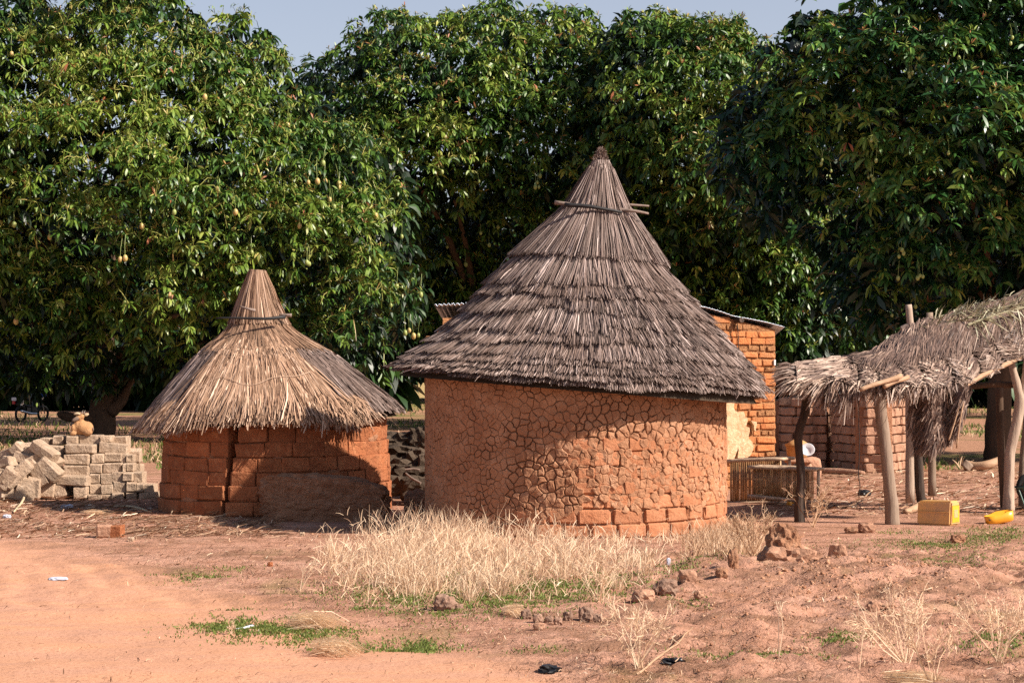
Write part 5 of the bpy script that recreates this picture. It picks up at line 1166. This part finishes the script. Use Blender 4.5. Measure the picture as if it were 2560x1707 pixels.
mbp('handlebar', [(0.2, 0.36, 1.02), (0.36, 0.2, 1.06), (0.38, 0, 1.0), (0.36, -0.2, 1.06), (0.2, -0.36, 1.02)], 0.014, 'blackpaint')
box_obj('fuel_tank', (0.45, 0.26, 0.22), 'blackpaint', mb, (0.12, 0, 0.82), 0.06); box_obj('seat', (0.7, 0.26, 0.12), 'tyre', mb, (-0.42, 0, 0.84), 0.045); box_obj('engine', (0.36, 0.26, 0.32), 'blackpaint', mb, (0.02, 0, 0.42), 0.04)
box_obj('rear_fender', (0.5, 0.14, 0.06), 'blackpaint', mb, (-0.68, 0, 0.64), 0.02, rot=(0, 0.3, 0)); box_obj('number_plate', (0.02, 0.22, 0.12), 'white', mb, (-0.96, 0.03, 0.86), 0.005); box_obj('tail_lamp', (0.05, 0.13, 0.12), 'redlens', mb, (-0.95, 0.05, 0.73), 0.015)
box_obj('headlamp', (0.12, 0.2, 0.2), 'steel', mb, (0.52, 0, 0.92), 0.04); mbp('exhaust', [(0.1, -0.17, 0.3), (-0.3, -0.2, 0.32), (-0.85, -0.22, 0.42)], 0.045, 'steel'); box_obj('side_case', (0.12, 0.16, 0.24), 'steel', mb, (-0.80, -0.2, 0.75), 0.04)
box_obj('indicator', (0.05, 0.07, 0.06), 'orange', mb, (-0.88, -0.18, 0.86), 0.01); mbp('mirror', [(0.34, -0.25, 1.06), (0.32, -0.27, 1.22)], 0.008, 'blackpaint'); mbp('mirror', [(0.34, 0.25, 1.06), (0.32, 0.27, 1.22)], 0.008, 'blackpaint')
V, F = lump((0.34, 0.3, 0.14), 6, 0.3, 3, 0.25); o = smooth_obj(mesh('blue_cloth', V, F, M['blue'])); o.location = g + Vector((0.32, 0.2, 0.98)); tag(o, 'blue cloth laid on the motorcycle handlebar', 'cloth')
# termite mound far back
V, F = lump((1.5, 1.4, 1.5), 4, 0.1, 4, 0.3, 2.2); V[:, :2] *= (1.2 - np.clip(V[:, 2:], -0.75, 0.8) * 0.9); o = smooth_obj(mesh('termite_mound', V + np.array([0, 0, .45]), F, M['mudlump'])); o.location = gp(984, 133); tag(o, 'small reddish termite mound far off between the two huts', 'termite mound')

# rubble between the huts, its shade also put into the dark mud colour
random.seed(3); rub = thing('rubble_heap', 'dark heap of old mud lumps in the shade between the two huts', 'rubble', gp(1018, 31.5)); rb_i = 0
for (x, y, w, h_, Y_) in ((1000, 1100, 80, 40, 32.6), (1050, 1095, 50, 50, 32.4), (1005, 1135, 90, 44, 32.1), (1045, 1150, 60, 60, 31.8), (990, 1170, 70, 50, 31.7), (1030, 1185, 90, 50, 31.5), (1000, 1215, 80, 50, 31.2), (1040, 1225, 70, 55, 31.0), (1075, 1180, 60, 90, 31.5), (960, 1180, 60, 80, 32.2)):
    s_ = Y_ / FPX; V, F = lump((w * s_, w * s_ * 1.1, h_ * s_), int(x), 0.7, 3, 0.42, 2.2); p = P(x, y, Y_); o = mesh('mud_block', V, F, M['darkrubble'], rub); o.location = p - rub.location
V, F = tube(spline([P(1015, 1183, 30.6), P(1030, 1195, 30.5), P(1052, 1207, 30.4)], 3), 0.018, 6); o = mesh('stick', V, F, M['greystick']); tag(o, 'grey stick slanting across the rubble between the huts', 'stick')
V, F = tube([P(1013, 1173, 30.8), P(1035, 1171, 30.8), P(1050, 1174, 30.8)], 0.012, 6); o = mesh('stick', V, F, M['greystick']); tag(o, 'thin level stick on the rubble, above the slanting stick', 'stick')
stone(1035, 1290, 62, 62, 'brown mud lump against the left foot of the taller hut', 'mudlump', 'mud_lump', 'mud lump', 0.45, 9)
stone(995, 1296, 26, 12, 'small pale stone on the ground between the huts', 'ruinbrick')
stone(982, 1240, 20, 22, 'broken brick end at the right foot of the shorter hut', 'redbrick', 'broken_brick', 'brick', 0.6)
stone(923, 1318, 40, 34, 'round mud lump in front of the old mud slab', 'mudlump', 'mud_lump', 'mud lump', 0.3)
stone(958, 1322, 34, 20, 'low mud lump beside the round one at the slab\'s right end', 'mudlump', 'mud_lump', 'mud lump', 0.3)

# ------------------------------------------------------------------ stones, clods and scraps in the foreground
b2 = thing('brick_block', 'two-piece mud brick chunk on bare ground before the brick pile', 'brick', G(272, 1343))
inv = world_of(b2).inverted()
brick(b2, (-0.07, 0.1, 0.07), (0.17, 0.17, 0.16), 0.1, kind='ruinbrick'); brick(b2, (0.08, 0.1, 0.07), (0.14, 0.17, 0.15), -0.15, kind='redbrick'); brick(b2, (0.01, 0.13, 0.075), (0.2, 0.14, 0.12), 0.3, kind='ruinbrick')
stone(326, 1352, 18, 12, 'small pale clod right of the brick chunk', 'pilebrick')
stone(755, 1341, 14, 11, 'tiny pale clod before the old mud slab', 'pilebrick')
stone(675, 1415, 15, 11, 'tiny reddish stone on the bare ground left of the dry grass', 'redbrick')
stone(1112, 1524, 62, 40, 'brown stone at the front of the dry grass', 'stone', boxy=0.3)
stone(1148, 1522, 22, 14, 'small stone touching the brown stone\'s right side', 'stone')
stone(1668, 1492, 68, 40, 'broad grey brown stone right of the dry grass', 'stone', boxy=0.2)
stone(1720, 1478, 50, 32, 'tan stone behind the broad grey brown stone', 'ruinbrick')
stone(1748, 1498, 26, 20, 'small tan stone right of the broad grey brown stone', 'ruinbrick')
stone(1610, 1505, 66, 32, 'flat tan stone left of the broad grey brown stone', 'ruinbrick', boxy=0.2)
stone(1755, 1388, 46, 30, 'dark reddish clod standing alone near the hut foot', 'mudlump')
stone(2098, 1410, 50, 44, 'tan mud lump right of the ragged mud remains', 'ruinbrick', 'mud_lump', 'mud lump')
stone(2130, 1333, 34, 16, 'dark clod before the leaning post', 'mudlump')
stone(2170, 1332, 44, 24, 'pale clod right of the dark clod before the leaning post', 'ruinbrick')
stone(2398, 1348 + 6, 40, 20, 'dark stone in the green grass at the right', 'mudlump')
stone(2190, 1545, 44, 34, 'tan clod on the rough mound at the right', 'ruinbrick')
stone(2222, 1545, 44, 14, 'long flat tan piece touching the clod on the mound', 'ruinbrick')
stone(1475, 1345, 30, 28, 'pale stone leaning on the foot of the taller hut', 'pilebrick')
row = [(1315, 1552, 30, 22, 'leftmost'), (1345, 1560, 26, 22, 'second from left'), (1372, 1558, 24, 18, 'third from left'), (1395, 1562, 24, 20, 'fourth from left'), (1420, 1552, 26, 24, 'fifth from left'), (1348, 1578, 30, 18, 'pale one lying in front'), (1465, 1552, 40, 36, 'largest, dark'), (1495, 1556, 26, 20, 'rightmost')]
for x, y, w, h_, wh in row: stone(x, y, w, h_, 'stone in the short row before the dry grass, ' + wh, 'stone' if 'pale' not in wh else 'ruinbrick', group='row of small stones')
# ragged remains of a mud wall on the mound
rm_ = thing('mud_wall_remnant', 'ragged broken remains of a mud wall on the rough mound, right foreground', 'mud wall', G(1960, 1440))
for (x, y, w, h_, sd, bx, mt) in ((1960, 1360, 64, 80, 1, 0.25, 'mudlump'), (1975, 1410, 110, 80, 2, 0.5, 'ruinbrick'), (1930, 1430, 70, 60, 3, 0.4, 'mudlump'), (2020, 1415, 60, 70, 4, 0.4, 'ruinbrick'), (2045, 1440, 70, 36, 5, 0.3, 'ruinbrick'), (1990, 1440, 80, 40, 6, 0.5, 'ruinbrick')):
    Y_ = 20.6; s_ = Y_ / FPX; V, F = lump((w * s_ * 1.25, w * s_, h_ * s_ * 1.25), sd, bx, 4, 0.42, 2.4); o = mesh('mud_chunk', V, F, M[mt], rm_); o.location = P(x, y + 2, Y_) - rm_.location
stone(1835, 1448, 30, 50, 'upright clod left of the ragged mud remains', 'mudlump', 'mud_lump', 'mud lump', 0.3)
stone(1805, 1470, 34, 26, 'low dark clod left of the upright clod', 'mudlump', 'mud_lump', 'mud lump', 0.3)
stone(1690, 1660, 64, 22, 'crumpled black plastic bag by the dead seedling in the foreground', 'bag', 'plastic_bag', 'plastic bag', 0.1, 7, amp=0.95)
stone(1375, 1672, 58, 18, 'crumpled black plastic bag at the bottom edge of the picture', 'bag', 'plastic_bag', 'plastic bag', 0.1, 8, amp=0.95)
stone(140, 1444, 54, 8, 'bluish white scrap of plastic on the sandy track', 'paper', 'scrap', 'scrap', 0.2, 9, dy=0.7, amp=0.35)
stone(15, 1295, 22, 10, 'blue-white scrap in the shade at the left edge', 'paper', 'scrap', 'scrap', 0.2, 10, amp=0.35)
stone(165, 1270, 34, 9, 'pale plastic scrap in the shade before the brick pile', 'paper', 'scrap', 'scrap', 0.2, 12, amp=0.35)
stone(1672, 1418, 12, 18, 'white plastic scrap caught in the right end of the dry grass', 'paper', 'scrap', 'scrap', 0.3, 13, amp=0.3)

# grass, straw, clods
def blades(P0, h, lean, w, mat, name, tm, ts, label, dirb=(0, 0), curl=0.25, parent=None):
    n = len(P0); a = rng.uniform(0, 2 * PI, n); l = np.abs(rng.normal(0, lean, n)); d = unit(np.stack([np.cos(a) * l + dirb[0], np.sin(a) * l + dirb[1], np.ones(n)], 1)) * h[:, None]
    b = unit(np.stack([np.cos(a) * 1.0 + dirb[0], np.sin(a), np.zeros(n)], 1)) * (h * curl * rng.random(n))[:, None]
    V, F = strands(P0, P0 + d * 0.55, P0 + d + b - np.array([0, 0, 1]) * (h * 0.15 * rng.random(n))[:, None], w * rng.uniform(.6, 1.3, n), np.tile([0, 1.0, 0], (n, 1)) + rng.normal(0, .4, (n, 3)), 0.25)
    o = mesh(name, V, F, M[mat], parent, rep(np.clip(rng.normal(tm, ts, n), 0, 1), 6)); tag(o, label, kind='stuff'); return o
def scatter_px(n, x0, x1, y0, y1, dens=None):
    o = np.zeros((0, 2))
    while len(o) < n:
        q = np.column_stack([rng.uniform(x0, x1, n * 2), rng.uniform(y0, y1, n * 2)])
        if dens is not None: q = q[rng.random(len(q)) < dens(q[:, 0], q[:, 1])]
        o = np.concatenate([o, q])
    o = o[:n]; Y_ = CAMZ * FPX / (o[:, 1] - HZ); X_ = (o[:, 0] - CX) / FPX * Y_
    return np.column_stack([X_, Y_, gh(X_, Y_)])
def ell(x, y, cx, cy, rx, ry): return np.exp(-(((x - cx) / rx) ** 2 + ((y - cy) / ry) ** 2) * 1.6)
def dgd(x, y):
    nz = 0.35 + 1.1 * vnoise(np.column_stack([x * 0.02, y * 0.06, x * 0]), 8)
    return np.clip((ell(x, y, 1130, 1420, 290, 85) + ell(x, y, 1010, 1430, 150, 70) * .6 + ell(x, y, 1540, 1420, 130, 55) * 0.6 + ell(x, y, 1350, 1400, 200, 50) * 0.4) * nz, 0, 1)
tc = scatter_px(115, 790, 1790, 1325, 1505, dgd); nb_ = rng.integers(18, 52, len(tc)); idx_ = np.repeat(np.arange(len(tc)), nb_)
hs_ = (0.15 + 0.30 * rng.random(len(tc))) * np.where(tc[:, 0] > 0.75, 0.75, 1.0) * (0.65 + 0.6 * vnoise(tc * 2.0, 41))
a_ = rng.uniform(0, 2 * PI, len(idx_)); rr_ = np.abs(rng.normal(0, 0.045, len(idx_)))
p = tc[idx_] + np.column_stack([np.cos(a_) * rr_, np.sin(a_) * rr_, 0 * a_]); h_ = hs_[idx_] * rng.uniform(0.45, 1.15, len(idx_))
ln_ = (0.12 + 0.6 * rng.random(len(idx_)) ** 1.6); d = unit(np.column_stack([np.cos(a_) * ln_ + 0.06, np.sin(a_) * ln_, np.ones(len(idx_))])) * h_[:, None]
bend = np.column_stack([np.cos(a_), np.sin(a_), 0 * a_ - 0.6]) * (h_ * 0.30 * rng.random(len(idx_)))[:, None]
V, F = strands(p, p + d * 0.55, p + d + bend, 0.0043 * rng.uniform(.6, 1.3, len(idx_)), np.tile([0, 1.0, 0], (len(idx_), 1)) + rng.normal(0, .4, (len(idx_), 3)), 0.25)
o = mesh('dry_grass', V, F, M['drygrass'], None, rep(np.clip(rng.normal(0.60, 0.28, len(idx_)), 0, 1), 6)); tag(o, 'tall pale dry grass before the taller hut', kind='stuff')
p = scatter_px(450, 900, 1290, 1320, 1440, lambda x, y: ell(x, y, 1090, 1380, 170, 50)); blades(p, rng.uniform(0.25, 0.52, len(p)), 0.35, 0.005, 'drygrass', 'dry_grass', 0.7, 0.2, 'tallest thin stalks in the middle of the dry grass')
p = scatter_px(3000, 780, 1800, 1310, 1520, dgd); blades(p, rng.uniform(0.04, 0.20, len(p)), 0.8, 0.006, 'drygrass', 'dry_grass', 0.55, 0.25, 'low dry grass between the tall tufts')
# feathered side stalks
p = scatter_px(2400, 780, 1800, 1310, 1510, dgd); p[:, 2] += rng.uniform(0.03, 0.26, len(p))
blades(p, rng.uniform(0.05, 0.16, len(p)), 1.1, 0.006, 'drygrass', 'dry_grass', 0.8, 0.15, 'feathery seed stalks of the dry grass before the taller hut')
p = scatter_px(2200, 1700, 1900, 1290, 1420, lambda x, y: ell(x, y, 1820, 1370, 90, 40)); blades(p, rng.uniform(0.1, 0.30, len(p)), 0.5, 0.006, 'drygrass', 'dry_grass', 0.40, 0.2, 'brownish dry grass by the right foot of the taller hut')
p = scatter_px(1500, 880, 1850, 1300, 1360, lambda x, y: 0.5 + 0 * x); blades(p, rng.uniform(0.04, 0.16, len(p)), 0.6, 0.006, 'drygrass', 'dry_grass', 0.6, 0.2, 'thin dry grass along the foot of the taller hut')
gpatch = [(640, 1560, 150, 26, 1.0), (560, 1540, 90, 14, .6), (760, 1575, 120, 20, .8), (900, 1610, 120, 14, .8), (1060, 1608, 90, 14, 1.), (480, 1440, 90, 14, .45), (560, 1420, 70, 8, .3), (1150, 1490, 260, 45, 1.0), (1250, 1440, 300, 40, .5), (980, 1480, 120, 22, .6), (1500, 1460, 190, 30, .6), (1700, 1425, 60, 14, .7),
          (1820, 1395, 80, 20, .8), (2000, 1370, 30, 8, .6), (2330, 1362, 170, 16, .9), (2480, 1335, 110, 16, .9), (2400, 1400, 150, 10, .5), (1880, 1640, 170, 12, .7), (2100, 1600, 90, 14, .5), (2500, 1600, 90, 22, .7), (1720, 1510, 50, 12, .9), (590, 1510, 40, 6, .5), (1340, 1625, 60, 8, .3), (2250, 1330, 60, 8, .5), (2530, 1305 + 30, 50, 20, .8), (1160, 1450, 120, 20, .4)]
def gden(x, y):
    r = 0
    for cx, cy, rx, ry, a in gpatch: r = r + a * ell(x, y, cx, cy, rx, ry)
    return np.clip(r * (0.15 + 1.3 * vnoise(np.column_stack([x * 0.03, y * 0.12, x * 0]), 18) ** 1.5), 0, 1)
p = scatter_px(30000, 360, 2620, 1310, 1680, gden); blades(p, rng.uniform(0.008, 0.030, len(p)), 0.8, 0.008, 'greengrass', 'green_grass', 0.55, 0.25, 'short bright green grass in patches on the bare ground')
# grass under the trees
def far_pts(n, y0, y1, sc=1.2):
    Y_ = CAMZ * FPX / (rng.uniform(y0, y1, n) - HZ); X_ = rng.uniform(-0.30, 0.30, n) * Y_
    k = vnoise(np.column_stack([X_ * 0.35, Y_ * 0.12, X_ * 0]), 30) > 0.42; X_, Y_ = X_[k], Y_[k]; return np.column_stack([X_, Y_, gh(X_, Y_)])
p = far_pts(16000, 1010, 1175); blades(p, rng.uniform(0.06, 0.20, len(p)) * np.clip(p[:, 1] / 60, .7, 1.4), 0.6, 0.03, 'greengrass', 'green_grass', 0.35, 0.3, 'grass growing in the shade under the mango trees')
p = far_pts(5000, 1030, 1170); blades(p, rng.uniform(0.08, 0.26, len(p)), 0.6, 0.02, 'drygrass', 'dry_grass', 0.35, 0.2, 'dry grass among the green under the mango trees')
# straw litter on the ground
def litter(n, x0, x1, y0, y1, ln, w, tm, label, dens=None):
    p = scatter_px(n, x0, x1, y0, y1, dens); a = rng.normal(0, 0.9, n); l = ln * rng.uniform(.3, 1.4, n) * np.clip(p[:, 1] / 20, .8, 1.6); d = np.stack([np.cos(a), np.sin(a), rng.normal(0.05, 0.12, n)], 1) * l[:, None]
    p[:, 2] += 0.006; mid = p + d * .5 + np.column_stack([rng.normal(0, .1, n) * l, rng.normal(0, .1, n) * l, np.abs(rng.normal(0.01, .012, n))])
    V, F = strands(p, mid, p + d + np.array([0, 0, 0.004]), w * rng.uniform(.6, 1.5, n) * np.clip(p[:, 1] / 20, .8, 1.7), np.tile([0, 0.3, 1.0], (n, 1)) + rng.normal(0, .4, (n, 3)), .5)
    o = mesh('straw_litter', V, F, M['litter'], None, rep(np.clip(rng.normal(tm, .28, n), 0, 1), 6)); tag(o, label, kind='stuff')
notrack = lambda x, y: np.clip(0.06 + 0.94 * sm(-60, 260, x - np.interp(y, [1330, 1400, 1480, 1560, 1707], [150, 260, 560, 900, 1300])), 0, 1) * (0.25 + 1.2 * vnoise(np.column_stack([x * .008, y * .03, x * 0]), 5))
litter(9000, -60, 2620, 1330, 1707, 0.06, 0.006, 0.36, 'straw and twigs strewn over the foreground', notrack)
litter(3500, -60, 700, 1235, 1345, 0.16, 0.008, 0.45, 'straw and twigs strewn before the brick pile')
litter(2500, 1900, 2620, 1170, 1290, 0.14, 0.010, 0.55, 'straw strewn on the ground behind the shelter')
# crumbs and clods
def crumbs(n, x0, x1, y0, y1, r, label, dens=None, name='clods'):
    p = scatter_px(n, x0, x1, y0, y1, dens); oc = np.array([[1, 0, 0], [-1, 0, 0], [0, 1, 0], [0, -1, 0], [0, 0, 1], [0, 0, -.4]], float)
    rr = np.minimum(r * rng.lognormal(0, .6, n), r * 3.2); p[:, 2] -= rr * 0.25; V = p[:, None] + oc[None] * rr[:, None, None] * rng.uniform(.5, 1.4, (n, 6, 1)) * np.array([1.15, 1.0, 0.75]) + rng.normal(0, .28, (n, 6, 3)) * rr[:, None, None]
    f = np.array([[0, 2, 4], [2, 1, 4], [1, 3, 4], [3, 0, 4], [2, 0, 5], [1, 2, 5], [3, 1, 5], [0, 3, 5]]); F = ((np.arange(n) * 6)[:, None, None] + f[None]).reshape(-1, 3)
    o = mesh(name, V.reshape(-1, 3), F, M['clod'], None, rep(rng.random(n), 6)); tag(o, label, kind='stuff')
crumbs(9000, -60, 2620, 1330, 1707, 0.0042, 'small crumbs of earth and gravel on the foreground ground', notrack)
mound = lambda x, y: np.clip(ell(x, y, 2080, 1470, 260, 60) + ell(x, y, 2250, 1440, 250, 50) + 0.15 * ell(x, y, 1900, 1560, 500, 90), 0, 1)
crumbs(5200, 1650, 2620, 1360, 1640, 0.0075, 'broken clods of earth on the rough mound', mound)
crumbs(1500, 350, 2600, 1180, 1345, 0.012, 'crumbs of earth around the huts')

# single dry plants
def dry_plant(px, py, h_px, spread, n, label, tm=0.7, lean=(0, 0), name='dry_plant', w=0.006, levels_=2, cat='dry plant', mat='drygrass'):
    g = G(px, py); s_ = g.y / FPX; h = h_px * s_; root = np.zeros((n, 3)); root[:, :2] = rng.normal(0, 0.015, (n, 2))
    a = rng.uniform(0, 2 * PI, n); l = spread * np.sqrt(rng.random(n)); d = unit(np.stack([np.cos(a) * l + lean[0], np.sin(a) * l * .8 + lean[1], np.ones(n)], 1)) * (h * rng.uniform(.5, 1.05, n))[:, None]
    p1 = root + d * .5 + rng.normal(0, .05, (n, 3)) * h; p2 = root + d; A = [(root, p1, p2, np.full(n, w))]
    for lv in range(levels_):
        m_ = 4; b0, b1, b2, bw = A[-1]; t = rng.uniform(.25, .95, (len(b0), m_, 1)); st_ = (b0[:, None] * (1 - t) + b2[:, None] * t * .5 + b1[:, None] * t * .5).reshape(-1, 3); st_ = (b1[:, None] * (1 - t) + b2[:, None] * t).reshape(-1, 3)
        dd = unit(np.repeat(unit(b2 - b0), m_, 0) + rng.normal(0, .55, (len(st_), 3))) * (h * rng.uniform(.12, .3, len(st_)) / (1 + lv * .6))[:, None]
        A.append((st_, st_ + dd * .5 + rng.normal(0, .01, dd.shape), st_ + dd, np.full(len(st_), w * .7)))
    P0 = np.concatenate([x[0] for x in A]); P1 = np.concatenate([x[1] for x in A]); P2 = np.concatenate([x[2] for x in A]); Wd = np.concatenate([x[3] for x in A])
    V, F = strands(P0, P1, P2, Wd, np.tile([0, 1.0, 0], (len(P0), 1)) + rng.normal(0, .3, P0.shape), .5)
    o = mesh(name, V, F, M[mat], None, rep(np.clip(rng.normal(tm, .18, len(P0)), 0, 1), 6)); o.location = g; tag(o, label, cat); return o
dry_plant(1595, 1668, 175, 0.75, 16, 'feathery dead seedling standing alone in the middle foreground', 0.75)
dry_plant(1880, 1420, 120, 0.9, 22, 'brown twiggy bush left of the ragged mud remains', 0.3, w=0.008)
dry_plant(2030, 1318, 105, 0.8, 12, 'bare twiggy bush at the foot of the blackened post', 0.35, w=0.008)
dry_plant(2265, 1655, 190, 0.9, 20, 'pale dead bush with arching stems, right foreground', 0.75, (-0.3, 0))
dry_plant(2330, 1700, 150, 0.6, 10, 'small dead bush at the bottom right', 0.6)
dry_plant(2500, 1650, 160, 0.9, 20, 'pale dead bush nearest the right edge', 0.75, (-0.1, 0))
dry_plant(2150, 1668, 130, 0.15, 2, 'single upright dry stalk right of the dead seedling', 0.8, levels_=1)
dry_plant(2150 - 205, 1660, 160, 0.08, 2, 'single tall dry stalk in the green patch', 0.8, levels_=1)
dry_plant(820, 1460, 150, 0.5, 5, 'pale bare stems leaning right at the left end of the dry grass', 0.9, (0.55, 0))
dry_plant(745, 1468, 90, 0.3, 3, 'short bare stems farthest left of the dry grass', 0.9, (0.35, 0))
dry_plant(1500, 1510, 110, 0.8, 14, 'tuft of pale dry grass left of the flat tan stone', 0.75)
dry_plant(580, 1575, 30, 0.3, 4, 'tiny dry sprig in the green patch', 0.8)
def straw_heap(px, py, wpx, hpx, label, n=420, rz=0.15, curve=0.3):
    g = G(px, py); s_ = g.y / FPX; W_, H_ = wpx * s_, hpx * s_; t = rng.random(n); x0 = -W_ / 2 + rng.uniform(0, .45, n) * W_; 
    p0 = np.stack([x0, rng.normal(0, .12, n), H_ * rng.uniform(.1, .9, n)], 1); l = W_ * rng.uniform(.25, .6, n)
    d = np.stack([np.cos(rng.normal(-rz, .3, n)) * l, rng.normal(0, .25, n) * l, -H_ * rng.uniform(.2, 1.0, n)], 1); p2 = p0 + d; p2[:, 2] = np.maximum(p2[:, 2], 0.004); p1 = (p0 + p2) / 2 + np.array([0, 0, 1]) * (H_ * curve)
    V, F = strands(p0, p1, p2, np.full(n, .006), np.tile([0, .6, 1.0], (n, 1)) + rng.normal(0, .4, (n, 3)), .5)
    o = mesh('straw_tuft', V, F, M['drygrass'], None, rep(np.clip(rng.normal(.8, .15, n), 0, 1), 6)); o.location = g; tag(o, label, 'straw')
straw_heap(800, 1560, 170, 40, 'pale straw tuft lying on the green patch, upper of two')
straw_heap(850, 1626, 160, 36, 'pale straw tuft lying below the first one, nearer the camera')
straw_heap(2300, 1690, 200, 24, 'pale flattened straw at the bottom right corner')
straw_heap(1290, 1540, 70, 24, 'little straw tuft beside the row of small stones', 420)
straw_heap(250, 1288, 90, 14, 'small heap of grey fibres before the brick pile', 120)
log('pale bent twig lying beside the crumpled bag, middle foreground', [G(1595, 1678) + Vector((0, 0, .01)), G(1640, 1655) + Vector((0, 0, .03)), G(1690, 1632) + Vector((0, 0, .05)), G(1730, 1610) + Vector((0, 0, .09))], [0.010, 0.009, 0.007, 0.004], 'pole', 'twig', 'twig', 5)
log('grey flat stick lying in the green patch', [G(590, 1567) + Vector((0, 0, .012)), G(632, 1558) + Vector((0, 0, .02))], [0.008, 0.013], 'enamel', 'stick', 'stick', 5)
log('pale palm rib leaning before the brick pile', [G(34, 1283) + Vector((0, 0, .02)), G(55, 1262) + Vector((0, 0, .05)), G(73, 1240) + Vector((0, 0, .12))], [0.012, 0.02, 0.028], 'ear', 'palm_rib', 'palm rib', 5)
log('long pale palm strip on the ground left of the shorter hut', [G(285, 1268) + Vector((0, 0, .02)), G(330, 1272) + Vector((0, 0, .03)), G(378, 1282) + Vector((0, 0, .01))], [0.004, 0.02, 0.01], 'ear', 'palm_strip', 'palm strip', 5)
